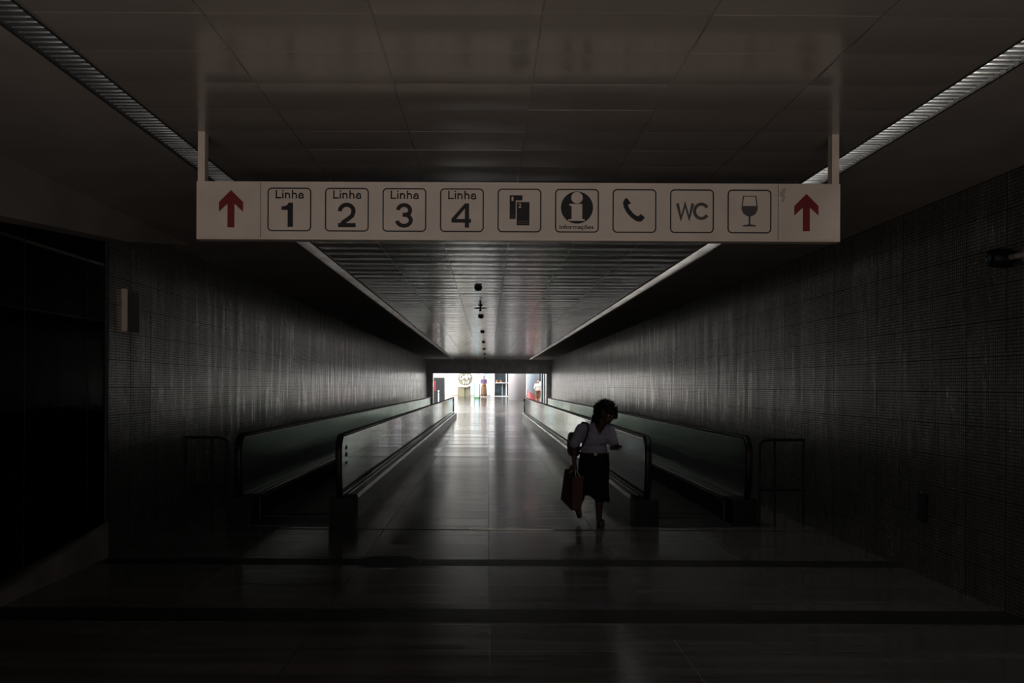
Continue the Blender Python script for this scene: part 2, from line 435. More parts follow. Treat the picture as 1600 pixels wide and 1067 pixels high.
def onX(px, py, X=XC):
    D = X*F/(px - VX); return (D, ZP(py, D))
f_far_t = onX(164, 380); f_far_b = onX(164, 819); f_nr_t = onX(2, 352); f_nr_b = onX(2, 912)
def ext(a, b, D): t = (D - a[0])/(b[0]-a[0]); return (D, a[1] + (b[1]-a[1])*t)
nt_, nb_ = ext(f_far_t, f_nr_t, 2.5), ext(f_far_b, f_nr_b, 2.5)
showcase = thing('glass_showcase', 'dark glass-fronted showcase built along the left wall beside the camera', 'showcase', (XC, 6, 0))
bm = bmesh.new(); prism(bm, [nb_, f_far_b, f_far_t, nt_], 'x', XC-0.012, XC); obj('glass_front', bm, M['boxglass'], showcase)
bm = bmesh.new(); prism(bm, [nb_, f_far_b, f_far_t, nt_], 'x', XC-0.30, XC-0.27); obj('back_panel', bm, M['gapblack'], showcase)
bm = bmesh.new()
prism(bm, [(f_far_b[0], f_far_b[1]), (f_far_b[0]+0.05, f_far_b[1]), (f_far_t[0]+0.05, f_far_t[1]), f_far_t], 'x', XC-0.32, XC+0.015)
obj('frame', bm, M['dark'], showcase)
for ymid in (4.6, 7.0, 8.1):
    b_, t_ = ext(f_far_b, f_nr_b, ymid), ext(f_far_t, f_nr_t, ymid)
    bm = bmesh.new(); prism(bm, [(ymid-0.004, b_[1]), (ymid+0.004, b_[1]), (ymid+0.004, t_[1]), (ymid-0.004, t_[1])], 'x', XC+0.0005, XC+0.003)
    obj('pane_joint', bm, M['gapblack'], showcase)
bm = bmesh.new()
prism(bm, [(2.5, 0.0), (f_far_b[0]+0.05, 0.0), (f_far_b[0]+0.05, f_far_b[1]-0.002), (2.5, max(0.02, nb_[1]-0.002))] if nb_[1] > 0 else
      [(6.4, 0.0), (f_far_b[0]+0.05, 0.0), (f_far_b[0]+0.05, f_far_b[1]-0.002), (6.4, 0.02)], 'x', XC-0.32, XC+0.02)
obj('plinth', bm, M['kerb'], showcase)
bm = bmesh.new()      # sloping soffit above the showcase
prism(bm, [(10.3, H), (8.5, ZP(380, 8.5)), (2.5, ZP(380, 8.5)-0.47), (2.5, H)], 'x', XLN, -3.42); struct('ceiling', bm, M['plaster'])
struct('baseboard_left', B((XLN, XL+0.02, RET-0.02, RET, 0, 0.10)), M['dark'])

# ------------------------------------------------------------------ louvred light strips in the ceiling
def strip(x0, x1, label, tube_mat):
    t = thing('louvre_light', label, 'ceiling light', ((x0+x1)/2, 25, H), 'louvred light strips in the ceiling')
    obj('housing', B((x0-0.004, x0+0.008, D0+0.1, D1-0.05, H-0.008, H+0.14), (x1-0.008, x1+0.004, D0+0.1, D1-0.05, H-0.008, H+0.14),
                     (x0, x1, D0+0.1, D1-0.05, H+0.14, H+0.15)), M['gapblack'], t)
    bm = bmesh.new(); bm2 = bmesh.new(); y = 0.5; k = 0
    while y < D1-0.1:
        if y < 22 or True:
            j = random.uniform(-0.004, 0.004); a = random.uniform(0.012, 0.022)
            # a slat: thin blade with a turned lip at the bottom
            z = H + 0.003 + random.uniform(-0.001, 0.001)
            box(bm2, x0+0.010, x1-0.010, y+j+0.001, y+j+0.003, z+0.0085, z+0.05)
            prism(bm, [(y+j, z), (y+j+a*0.3, z+a*0.02), (y+j+a*0.65, z+a*0.07), (y+j+a, z+a*0.15), (y+j+a, z+a*0.15+0.0012), (y+j+0.005, z+0.003), (y+j+0.004, z+0.0085), (y+j, z+0.0085)], 'x', x0+0.010, x1-0.010)
        y += 0.058
    lv = obj('louvre', bm2, M['gapblack'], t); obj('slat_edge', bm, M['slat'], lv)  # blades coloured black so the gaps between the edges look shaded
    obj('tube', (lambda b: (tube(b, [((x0+x1)/2, 0.4, H+0.1), ((x0+x1)/2, D1-0.4, H+0.1)], 0.016, 8), b)[1])(bmesh.new()), tube_mat, t)  # assumed tube glow, added to brighten the slat edges
    obj('edge_trim', B((x0-0.012, x0-0.004, D0+0.1, D1-0.05, H-0.006, H), (x1+0.004, x1+0.012, D0+0.1, D1-0.05, H-0.006, H)), M['seam'], t)
strip(SL0+0.016, SL1-0.016, 'nearly dark louvred light strip along the left side of the ceiling, its weak tube glow added', mat('added_weak_tube_glow', (0.8, 0.8, 0.8), 0.4, emit=(0.9, 0.95, 1.0), es=3.0))
strip(SR0+0.016, SR1-0.016, 'louvred light strip along the right side of the ceiling, tube glow added to brighten it', mat('added_dim_tube_glow', (0.8, 0.8, 0.8), 0.4, emit=(1.0, 0.97, 0.93), es=34.0))

# ------------------------------------------------------------------ hanging sign
DS = 5.64
def SX(px): return (px - VX)*DS/F
def SZ(py): return EYE - (py - VY)*DS/F
SP = DS/F                         # metres per photo pixel on the sign
sign = thing('hanging_sign', 'long white overhead direction sign hanging from the ceiling on two posts', 'sign', (SX(809), DS, SZ(376)))
x0, x1, zt, zb = SX(305), SX(1312.5), SZ(284.5), SZ(375)
obj('frame', B((x0, x1, DS+0.01, DS+0.10, zb, zb+0.012), (x0+SP*10, x1-SP*10, DS+0.01, DS+0.10, zt-0.008, zt),
               (x0, x0+SP*10, DS+0.01, DS+0.10, zb+0.012, zt), (x1-SP*10, x1, DS+0.01, DS+0.10, zb+0.012, zt)), M['signframe'], sign)
for nm, a, b_ in (('post', 306, 317), ('post', 1300.5, 1311.5)):
    obj(nm, B((SX(a), SX(b_), DS+0.02, DS+0.09, zt, H)), M['signframe'], sign)
face = DS + 0.003
pan = []
for a, b_ in ((315, 405.3), (406.3, 1214.5), (1215.5, 1302)):
    pan.append(obj('panel', B((SX(a), SX(b_), face, face+0.09, zb+0.011, zt-0.007)), M['signface'], sign))
main_panel = pan[1]
def tm(name, txt, px0, px1, py0, py1, m, par, bold=0.0, d=0.0005, lift=0.0):
    """text mesh fitted to a pixel box of the sign plane"""
    cu = bpy.data.curves.new(name, 'FONT'); cu.body = txt; cu.size = 1.0; cu.offset = bold; cu.extrude = 0.0; cu.resolution_u = 4
    o = bpy.data.objects.new(name, cu); COL.objects.link(o)
    dg = bpy.context.evaluated_depsgraph_get(); dg.update()
    me = bpy.data.meshes.new_from_object(o.evaluated_get(dg)); bpy.data.objects.remove(o)
    xs = [v.co.x for v in me.vertices]; ys = [v.co.y for v in me.vertices]
    ax, bx, ay, by = min(xs), max(xs), min(ys), max(ys)
    y = face - 0.0006 - d - lift
    for v in me.vertices:
        u, t = (v.co.x-ax)/(bx-ax), (v.co.y-ay)/(by-ay)
        v.co = Vector((SX(px0 + (px1-px0)*u), y, SZ(py1 + (py0-py1)*t)))
    me.materials.clear(); me.materials.append(m); me.name = name
    return link(name, me, par)
_n = [0]
def flat(bm, pts, lift=0.0, thick=0.0008):
    _n[0] += 1; lift += (_n[0] % 5)*0.00004
    prism(bm, [(SX(p[0]), SZ(p[1])) for p in pts], 'y', face-0.0002-thick-lift, face-0.0002-lift)
def rrect(x0, y0, x1, y1, r, n=5):
    P = []
    for cx, cy, a0 in ((x1-r, y0+r, -90), (x1-r, y1-r, 0), (x0+r, y1-r, 90), (x0+r, y0+r, 180)):
        for k in range(n+1):
            a = math.radians(a0 + 90*k/n); P.append((cx + r*math.cos(a), cy + r*math.sin(a)))
    return P
def border(bm, x0, y0, x1, y1, wd=2.0, r=7, off=0.0):
    o_, i_ = rrect(x0, y0, x1, y1, r), rrect(x0+wd, y0+wd, x1-wd, y1-wd, r-wd)
    n = len(o_); ya, yb = face-0.001, face-0.0002
    vs = [[bm.verts.new((SX(p[0]), y, SZ(p[1]))) for p in ring] for ring in (o_, i_) for y in (ya, yb)]
    for k in range(n):
        q = (k+1) % n
        bm.faces.new((vs[0][k], vs[0][q], vs[2][q], vs[2][k])); bm.faces.new((vs[1][k], vs[3][k], vs[3][q], vs[1][q]))
        bm.faces.new((vs[0][k], vs[1][k], vs[1][q], vs[0][q])); bm.faces.new((vs[2][k], vs[2][q], vs[3][q], vs[3][k]))
def ribbon(bm, pts, wd, lift=0.0):
    n = len(pts); Lf, Rt = [], []
    for i in range(n):
        a, b_ = Vector(pts[max(i-1, 0)]), Vector(pts[min(i+1, n-1)]); p = Vector(pts[i])
        if 0 < i < n-1:
            u, v = (p-a).normalized(), (b_-p).normalized(); t = (u+v).normalized(); c = max(0.45, t.dot(u))
        else: t = (b_-a).normalized(); c = 1.0
        nn = Vector((-t.y, t.x))*(wd/2/c); Lf.append(p+nn); Rt.append(p-nn)
    for i in range(n-1): flat(bm, [Lf[i], Lf[i+1], Rt[i+1], Rt[i]], lift)
def arc(cx, cy, rx, ry, a0, a1, n=14): return [(cx+rx*math.cos(math.radians(a0+(a1-a0)*k/n)), cy+ry*math.sin(math.radians(a0+(a1-a0)*k/n))) for k in range(n+1)]
def glyph(ch, x, y, h, w):
    """stroke lists of sans-serif letters; y is the top of the capitals, h their height, w the stroke"""
    m = h - h*0.70; X = lambda u: x + u*h
    if ch == 'L': return [[(X(0)+w/2, y), (X(0)+w/2, y+h)], [(X(0), y+h-w/2), (X(0.56), y+h-w/2)]], 0.62
    if ch == 'i': return [[(X(0)+w/2, y+m), (X(0)+w/2, y+h)], [(X(0)+w/2, y), (X(0)+w/2, y+w*1.05)]], 0.26
    if ch in 'nh':
        return [[(X(0)+w/2, y if ch == 'h' else y+m), (X(0)+w/2, y+h)], arc(X(0.25)+w*0.1, y+m+h*0.22+w/2, h*0.25-w*0.4, h*0.22, 190, 350, 10) + [(X(0.50)-w*0.3, y+h)]], 0.66
    if ch == 'a': return [[(X(0.04)+w/2, y+m+h*0.2)] + arc(X(0.24), y+m+h*0.18+w/2, h*0.17, h*0.18, 200, 350, 8) + [(X(0.24)+h*0.18, y+h*0.9), (X(0.24)+h*0.26, y+h-w*0.3)], arc(X(0.22), y+h*0.80, h*0.2, h*0.17-w*0.1, -70, -330, 14)], 0.6
def word(bm, txt, x, y, h, w, sx=1.0):
    for ch in txt:
        st, adv = glyph(ch, 0, y, h, w)
        for p in st: ribbon(bm, [(x+a*sx, b_) for a, b_ in p], w)
        x += adv*h*sx
XI = [416.5 + 89.9*k for k in range(9)]
T, Bt = 294.3, 362.7
for x in XI:
    bm = bmesh.new(); border(bm, x, T, x+68.6, Bt); obj('icon_border', bm, M['ink'], main_panel)
for k in range(4):
    x = XI[k]
    bm = bmesh.new(); word(bm, 'Linha', x+12.5, T+3.8, 13.2, 2.2, 1.24); obj('lettering', bm, M['ink'], main_panel)
    if k == 0:   # a hand-cut one without foot
        bm = bmesh.new(); flat(bm, [(x+40, T+23.5), (x+40, T+61.5), (x+31.5, T+61.5), (x+31.5, T+35), (x+22, T+35), (x+22, T+29.5), (x+27, T+29.0), (x+31, T+27.0), (x+33, T+23.5)])
        obj('numeral', bm, M['ink'], main_panel)
    else:
        y = T+23.5; bm = bmesh.new(); wd = 6.6
        if k == 1:
            ribbon(bm, arc(x+34, y+12.8, 10.6, 9.8, 178, 372, 16) + [(x+42.5, y+20), (x+36.5, y+25), (x+29, y+30), (x+25, y+36)], wd); ribbon(bm, [(x+20.6, y+34.9), (x+48.2, y+34.9)], wd)
        if k == 2:
            ribbon(bm, arc(x+33.8, y+11.6, 9.6, 8.6, 185, 360, 14) + [(x+42, y+15.6), (x+38, y+17.9), (x+31.5, y+18.3)], 6.2)
            ribbon(bm, [(x+31.5, y+18.3), (x+38, y+18.5)] + arc(x+33.6, y+26.8, 10.8, 8.6, -55, 175, 18), 6.2)
        if k == 3:
            ribbon(bm, [(x+42.2, y), (x+42.2, y+38)], wd); ribbon(bm, [(x+18, y+27.2), (x+48.6, y+27.2)], 5.8)
            flat(bm, [(x+39, y), (x+45.5, y), (x+25.5, y+24.4), (x+18, y+27.5), (x+18, y+24)])
        obj('numeral', bm, M['ink'], main_panel)
def disc(cx, cy, r, n=40, a0=0, a1=360): return [(cx + r*math.cos(math.radians(a0+(a1-a0)*k/n)), cy + r*math.sin(math.radians(a0+(a1-a0)*k/n))) for k in range(n + (0 if a1-a0 == 360 else 1))]
# tickets
x = XI[4]
bm = bmesh.new(); flat(bm, [(x+19, T+10.5), (x+39, T+10.5), (x+39, T+18.5), (x+28.5, T+18.5), (x+28.5, T+47.5), (x+19, T+47.5)])
flat(bm, [(x+30, T+21), (x+50, T+21), (x+50, T+57.5), (x+30, T+57.5)])
tk = obj('pictogram', bm, M['ink'], main_panel)
tm('lettering', '1', x+22, x+24.8, T+13, T+19.5, M['signface'], tk, 0.02, lift=0.001)
tm('lettering', '2', x+32.3, x+37.3, T+23, T+30, M['signface'], tk, 0.02, lift=0.001)
bm = bmesh.new(); flat(bm, [(x+31.5, T+50.5), (x+48.5, T+50.5), (x+48.5, T+52), (x+31.5, T+52)], 0.0011); flat(bm, [(x+31.5, T+53.5), (x+48.5, T+53.5), (x+48.5, T+55), (x+31.5, T+55)], 0.0011)
flat(bm, [(x+20.5, T+41), (x+27.5, T+41), (x+27.5, T+42.2), (x+20.5, T+42.2)], 0.0011); flat(bm, [(x+20.5, T+44), (x+27.5, T+44), (x+27.5, T+45.2), (x+20.5, T+45.2)], 0.0011)
obj('ticket_lines', bm, M['inkgrey'], tk)
# information
x = XI[5]
bm = bmesh.new(); flat(bm, disc(x+34.3, T+29.3, 25.2)); inf = obj('pictogram', bm, M['ink'], main_panel)
bm = bmesh.new(); flat(bm, disc(x+34.3, T+13.8, 9.0), 0.001)
flat(bm, [(x+22.5, T+23.5), (x+42.5, T+23.5), (x+42.5, T+47), (x+46.5, T+47.8), (x+46.5, T+50), (x+21, T+50), (x+21, T+47.8), (x+26, T+47), (x+26, T+27), (x+22.5, T+26)], 0.001)
obj('letter_i', bm, M['signface'], inf)
tm('lettering', 'informações', x+7, x+60.5, T+56, T+64.5, M['ink'], main_panel, 0.02)
# telephone handset
x = XI[6]
bm = bmesh.new()
curve = [(19, 15.5), (16.2, 21), (17.5, 28), (21.5, 36), (27.5, 43), (34.5, 48.5), (40, 51), (45.5, 50.5), (50.8, 44.5), (44.5, 38.8), (41, 41.8), (38.3, 42.2), (32.5, 38), (27, 31.5), (24.2, 26), (25, 23.8), (29, 22.5), (22.5, 13.8)]
flat(bm, [(x+a, T+b_) for a, b_ in curve]); obj('pictogram', bm, M['ink'], main_panel)
# WC
x = XI[7]; bm = bmesh.new(); ribbon(bm, [(x+11.5, T+22), (x+17.2, T+45.5), (x+23.6, T+23.5), (x+30, T+45.5), (x+35.6, T+22)], 4.8)
ribbon(bm, arc(x+49, T+34.2, 10.6, 11.2, -32, -328, 26), 4.9); obj('lettering', bm, M['inkgrey'], main_panel)
# wine glass
x = XI[8]
bm = bmesh.new()
flat(bm, [(x+22, T+25.5), (x+47, T+25.5), (x+47.2, T+31), (x+44, T+38), (x+39, T+41), (x+36, T+42), (x+36, T+54), (x+45, T+56), (x+45, T+57.5), (x+24, T+57.5), (x+24, T+56), (x+33, T+54), (x+33, T+42), (x+30, T+41), (x+25, T+38), (x+21.8, T+31)])
for a in ([(x+24, T+9.5), (x+26, T+9.5), (x+23.6, T+25.6), (x+21.8, T+25.6)], [(x+43, T+9.5), (x+45, T+9.5), (x+47.2, T+25.6), (x+45.4, T+25.6)], [(x+26, T+9.5), (x+43, T+9.5), (x+43, T+10.8), (x+26, T+10.8)]): flat(bm, a)
obj('pictogram', bm, M['inkgrey'], main_panel)
for cx, cy, p in ((359.5, 327.5, pan[0]), (1259, 329.5, pan[2])):
    bm = bmesh.new()
    flat(bm, [(cx, cy-29), (cx+19, cy-10), (cx+19, cy+5), (cx+5.5, cy-7.5), (cx+5.5, cy+29.5), (cx-5.5, cy+29.5), (cx-5.5, cy-7.5), (cx-19, cy+5), (cx-19, cy-10)])
    obj('arrow', bm, M['red'], p)
bm = bmesh.new()   # peeling scuff left of the right arrow
flat(bm, [(1221, 293), (1226, 291), (1227, 296), (1224, 301), (1226, 306), (1223, 314), (1220, 312), (1222, 306), (1218, 305), (1217, 299), (1220, 297)])
obj('scuff', bm, mat('scuffed_face', (0.36, 0.31, 0.28), 0.7), pan[2])

# ------------------------------------------------------------------ detectors under the ceiling
lab = {14.5: 'smoke detector nearest the sign, hanging from the ceiling panels', 20.4: 'smoke detector second from the sign, just beyond the four-armed sprinkler',
       26.2: 'smoke detector third from the sign on the ceiling panels', 32.2: 'smoke detector fourth from the sign on the ceiling panels',
       38.2: 'smoke detector third from the far portal on the ceiling', 44.0: 'smoke detector second from the far portal on the ceiling', 50.0: 'smoke detector on the ceiling closest to the far portal'}
for D, l in lab.items():
    t = thing('smoke_detector', l, 'smoke detector', (-0.16, D, H), 'smoke detectors down the middle of the ceiling')
    bm = bmesh.new(); lathe(bm, [(0.066, 0.0), (0.066, -0.018), (0.050, -0.03)], (-0.16, D, H)); obj('base', bm, M['dark'], t)
    bm = bmesh.new(); lathe(bm, [(0.050, -0.03), (0.060, -0.036), (0.052, -0.05), (0.03, -0.06), (0.004, -0.063)], (-0.16, D, H)); obj('sensor_cap', bm, M['gapblack'], t, True)
t = thing('sprinkler', 'black four-armed sprinkler fitting hanging from the ceiling between the two nearest detectors', 'sprinkler', (-0.15, 17.7, H))
bm = bmesh.new(); lathe(bm, [(0.05, 0), (0.05, -0.01), (0.02, -0.02), (0.018, -0.10), (0.03, -0.12), (0.004, -0.13)], (-0.15, 17.7, H)); obj('stem', bm, M['gapblack'], t)
for a in range(4):
    bm = bmesh.new(); q = a*PI/2
    tube(bm, [(-0.15+0.02*math.cos(q), 17.7+0.02*math.sin(q), H-0.06), (-0.15+0.12*math.cos(q), 17.7+0.12*math.sin(q), H-0.066)], [0.018, 0.008], 8); obj('arm', bm, M['gapblack'], t)

# ------------------------------------------------------------------ moving walkways
WY0, WY1 = 10.62, 46.0
HZ, DZ = 1.05, 0.30
def rail_path(y0, y1, zt, zb, r):
    P = []
    P.append((y0+0.10, zb))
    P.append((y0+0.05, zb+0.10)); P.append((y0+0.02, zb+0.22)); P.append((y0+0.005, zb+0.36))
    n = 9
    zc = zt - r
    for k in range(n+1):
        a = PI - (PI/2)*k/n
        P.append((y0 + r + r*math.cos(a), zc + r*math.sin(a)))
    for k in range(1, 40): P.append((y0+r + (y1-y0-2*r)*k/40, zt))
    for k in range(n+1):
        a = PI/2 - (PI/2)*k/n
        P.append((y1 - r + r*math.cos(a), zc + r*math.sin(a)))
    P += [(y1-0.005, zb+0.36), (y1-0.02, zb+0.22), (y1-0.05, zb+0.10), (y1-0.10, zb)]
    return P
def sweep_yz(bm, path, x, hw, th):
    rings = []
    for i, p in enumerate(path):
        a, b_ = path[max(i-1, 0)], path[min(i+1, len(path)-1)]
        t = Vector((b_[0]-a[0], b_[1]-a[1])).normalized(); n = Vector((-t.y, t.x))   # outward (up on the top run)
        prof = [(-hw, -th*0.2), (-hw*0.9, th*0.35), (-hw*0.5, th*0.5), (hw*0.5, th*0.5), (hw*0.9, th*0.35), (hw, -th*0.2), (hw*0.75, -th*0.5), (-hw*0.75, -th*0.5)]
        rings.append([bm.verts.new((x+u, p[0]+n.x*v, p[1]+n.y*v)) for u, v in prof])
    for i in range(len(rings)-1):
        for k in range(8): bm.faces.new((rings[i][k], rings[i][(k+1) % 8], rings[i+1][(k+1) % 8], rings[i+1][k]))
    bm.faces.new(rings[0][::-1]); bm.faces.new(rings[-1])
def balustrade(root, bx0, bx1, gx, gm, mark=False):
    """deck box bx0..bx1, glass and handrail at gx"""
    path = rail_path(WY0-0.05, WY1, HZ, DZ+0.02, 0.20)
    deck = obj('deck', B((bx0, bx1, WY0+0.42, WY1+0.1, 0.0, DZ-0.02)), M['deck'], root)
    obj('newel_block', B((bx0-0.005, bx1+0.005, WY0, WY0+0.44, 0.0, DZ+0.01)), M['blackmetal'], root)
    obj('end_block', B((bx0-0.005, bx1+0.005, WY1+0.05, WY1+0.45, 0.0, DZ-0.08)), M['blackmetal'], root)
    for xa_, xb_ in ((bx0-0.004, bx0+0.014), (bx1-0.014, bx1+0.004), (gx-0.046, gx-0.030), (gx+0.030, gx+0.046)):
        obj('trim_rail', B((xa_, xb_, WY0+0.45, WY1, DZ-(0.040 if min(abs(xa_-bx0), abs(xb_-bx1)) < 0.01 else 0.0205), DZ+0.004)), M['alu'], deck)
    bm = bmesh.new(); sweep_yz(bm, path, gx, 0.040, 0.045); hr = obj('handrail', bm, M['rubber'], root, True)
    bm = bmesh.new(); sweep_yz(bm, [(p[0]+(0.03 if p[0] < 20 else -0.03)*(1 if p[1] < HZ-0.01 else 0), p[1]-0.028 if p[1] > HZ-0.01 else p[1]) for p in path], gx, 0.022, 0.014)
    obj('rail_guide', bm, M['alu'], hr)
    # glass panes about three metres long, the end ones follow the bend of the handrail
    ins = [(p[0]+ (0.035 if p[0] < 20 else -0.035), min(p[1], HZ-0.038)) for p in path]
    cuts = [WY0 + (WY1-WY0)*k/12 for k in range(13)]
    for k in range(12):
        y0, y1 = cuts[k]+0.004, cuts[k+1]-0.004
        if k == 0:
            pts = [p for p in ins if p[0] < y1-0.01]; pts = [pts[0]] + pts[1:] + [(y1, HZ-0.038), (y1, DZ)]
        elif k == 11:
            pts = [(y0, DZ), (y0, HZ-0.038)] + [p for p in ins if p[0] > y0+0.01]
        else: pts = [(y0, DZ), (y0, HZ-0.038), (y1, HZ-0.038), (y1, DZ)]
        bm = bmesh.new(); prism(bm, pts, 'x', gx-0.006, gx+0.006); obj('glass_pane', bm, gm, deck)
    return deck
def walkway(ix0, ix1, igx, ox0, ox1, ogx, label):
    root = thing('moving_walkway', label, 'moving walkway', ((ix0+ox1)/2, WY0, 0), 'moving walkways either side of the aisle')
    d1 = balustrade(root, ix0, ix1, igx, M['glass'])
    d2 = balustrade(root, ox0, ox1, ogx, M['gglass'])
    a, b_ = (min(ix1, ox1), max(ix0, ox0))
    bm = bmesh.new(); n = int((WY1-11.4)/0.13)
    box(bm, a+0.03, b_-0.03, 11.3, WY1-0.2, 0.0, 0.020)
    y = 11.45
    while y < WY1-0.3:
        box(bm, a+0.03, b_-0.03, y, y+0.10, 0.020, 0.032); y += 0.13
    obj('pallet_belt', bm, M['pallet'], root)
    obj('comb_plate', B((a, b_, WY0-0.1, 11.28, 0.0, 0.012), (a, b_, 11.15, 11.30, 0.012, 0.03)), M['pallet'], root)
    for xx in (a, b_-0.03): obj('skirt_panel', B((xx, xx+0.03, 10.98, WY1, 0.0, DZ-0.03)), M['pallet'], root)
    return root, d1
L_, ld = walkway(-1.87, -1.60, -1.755, -3.06, -2.80, -2.94, 'moving walkway with glass balustrades left of the central aisle')
R_, rd = walkway(1.77, 2.03, 1.90, 2.92, 3.20, 3.09, 'moving walkway with glass balustrades right of the central aisle, behind the walking woman')
# small safety stickers on the inner left pane
for k, (py, hh) in enumerate(((700, 7), (711, 7), (724, 5))):
    D = 11.1; c = (XP(540, D), D, ZP(py, D))
    bm = bmesh.new(); prism(bm, [(D + 0.11*math.cos(a), c[2] + hh*0.0042*math.sin(a)) for a in [2*PI*i/10 for i in range(10)]], 'x', -1.7485, -1.7478)
    obj('safety_sticker', bm, M['inkgrey'], ld)

# guard rails that close the gaps beside the walkways
def guard(xa, xb, label):
    t = thing('guard_rail', label, 'railing', ((xa+xb)/2, 10.7, 0), 'tubular guard rails beside the walkway ends')
    s = 1 if xb > xa else -1
    bm = bmesh.new()
    P = [(xa, 10.7, 0.30)] if False else []
    P += [(xa, 10.72, 0.96), (xa+s*0.03, 10.72, 1.0), (xa+s*0.09, 10.72, 1.02), (xb, 10.72, 1.02)]
    tube(bm, P, 0.018, 10); obj('top_rail', bm, M['blackmetal'], t)
    bm = bmesh.new(); tube(bm, [(xa, 10.72, 0.42), (xb, 10.72, 0.42)], 0.012, 8); obj('lower_rail', bm, M['blackmetal'], t)
    for xx in (xa, xa+s*0.18, xb-s*0.02):
        bm = bmesh.new(); tube(bm, [(xx, 10.72, 0.0), (xx, 10.72, 0.98 if xx == xa else 1.01)], 0.014, 8); obj('rail_post', bm, M['blackmetal'], t)
guard(-3.11, -3.62, 'faint tubular guard rail between the left walkway and the left wall')
guard(3.26, 3.80, 'faint tubular guard rail between the right walkway and the right wall')

# ------------------------------------------------------------------ floor fittings
t = thing('drain_grate', 'narrow slotted metal drain grate set in the floor across the aisle entrance', 'drain', (0.3, 10.28, 0))
gx0, gx1 = XP(736, 10.28), XP(868, 10.28)
obj('frame', B((gx0, gx1, 10.235, 10.25, 0.0015, 0.006), (gx0, gx1, 10.31, 10.325, 0.0015, 0.006)), M['deck'], t)
bm = bmesh.new(); xx = gx0
while xx < gx1-0.02:
    box(bm, xx, xx+0.013, 10.25, 10.31, 0.0015, 0.013); xx += 0.03
obj('grid', bm, M['alu'], t)
t = thing('access_cover', 'round dark access cover let into the floor left of centre', 'floor cover', (-0.92, 8.38, 0))
bm = bmesh.new(); lathe(bm, [(0.29, 0.0012), (0.29, 0.004), (0.27, 0.005), (0.02, 0.005)], (-0.92, 8.38, 0), 36); obj('lid', bm, M['granite'], t)
bm = bmesh.new()
for k in range(36):
    a, b_ = 2*PI*k/36, 2*PI*(k+1)/36
    prism(bm, [(-0.92+r*math.cos(q), 8.38+r*math.sin(q)) for r, q in ((0.292, a), (0.302, a), (0.302, b_), (0.292, b_))], 'z', 0.0012, 0.0055)
obj('ring', bm, M['deck'], t)

# ------------------------------------------------------------------ wall fittings
# emergency light box on the return wall
def onL(px): return XL*F/(px-VX)
ya, yb = onL(191), onL(211); Dm = (ya+yb)/2; z0, z1 = ZP(520, Dm), ZP(458, Dm)
t = thing('wall_lamp_box', 'slim upright unlit light box high on the left tiled wall', 'wall light', (XL, Dm, z0))
obj('housing', B((XL, XL+0.04, ya, yb, z0, z1)), M['kerb'], t)
obj('lit_edge_strip', B((XL, XL+0.055, ya-0.02, ya-0.001, z0-0.01, z1+0.01)), M['signframe'], t)  # pale strip colours in the lit edge of the box
obj('switch', B((XL, XL+0.02, yb+0.03, yb+0.07, z0, z0+0.16)), M['deck'], t)
# black recess plate on the right wall
def onR(px): return XR*F/(px-VX)
ya, yb = onR(1451), onR(1437)
t = thing('wall_socket_plate', 'small black rectangular plate low on the right wall', 'plate', (XR, (ya+yb)/2, 0.5))
zt_, zb_ = ZP(768, (ya+yb)/2), ZP(811, (ya+yb)/2)
obj('plate', B((XR-0.012, XR, ya, yb, zb_, zt_)), M['blackmetal'], t)
obj('recess', B((XR-0.014, XR-0.0125, ya+0.015, yb-0.015, zb_+0.02, zt_-0.02)), M['gapblack'], t)
# security camera on the right wall
yc = 6.5; xc = XR-0.05
t = thing('security_camera', 'small dark cylindrical camera mounted high on the right wall', 'camera', (XR, yc, 2.6))
zc = ZP(400, yc)
bm = bmesh.new(); lathe(bm, [(0.05, 0.0), (0.066, -0.02), (0.07, -0.10), (0.062, -0.17), (0.05, -0.175)], (XR-0.02, yc, zc), 20, 'x'); obj('camera_body', bm, M['blackmetal'], t, True)
bm = bmesh.new(); lathe(bm, [(0.03, -0.176), (0.026, -0.19), (0.004, -0.195)], (XR-0.02, yc, zc), 16, 'x'); obj('lens', bm, M['winglass'], t, True)
bm = bmesh.new(); lathe(bm, [(0.06, 0.0), (0.06, -0.03), (0.03, -0.035)], (XR, yc-0.16, zc+0.01), 16, 'x'); tube(bm, [(XR-0.02, yc-0.16, zc+0.01), (XR-0.07, yc-0.12, zc), (XR-0.08, yc-0.05, zc)], 0.02, 8); obj('bracket', bm, M['kerb'], t)

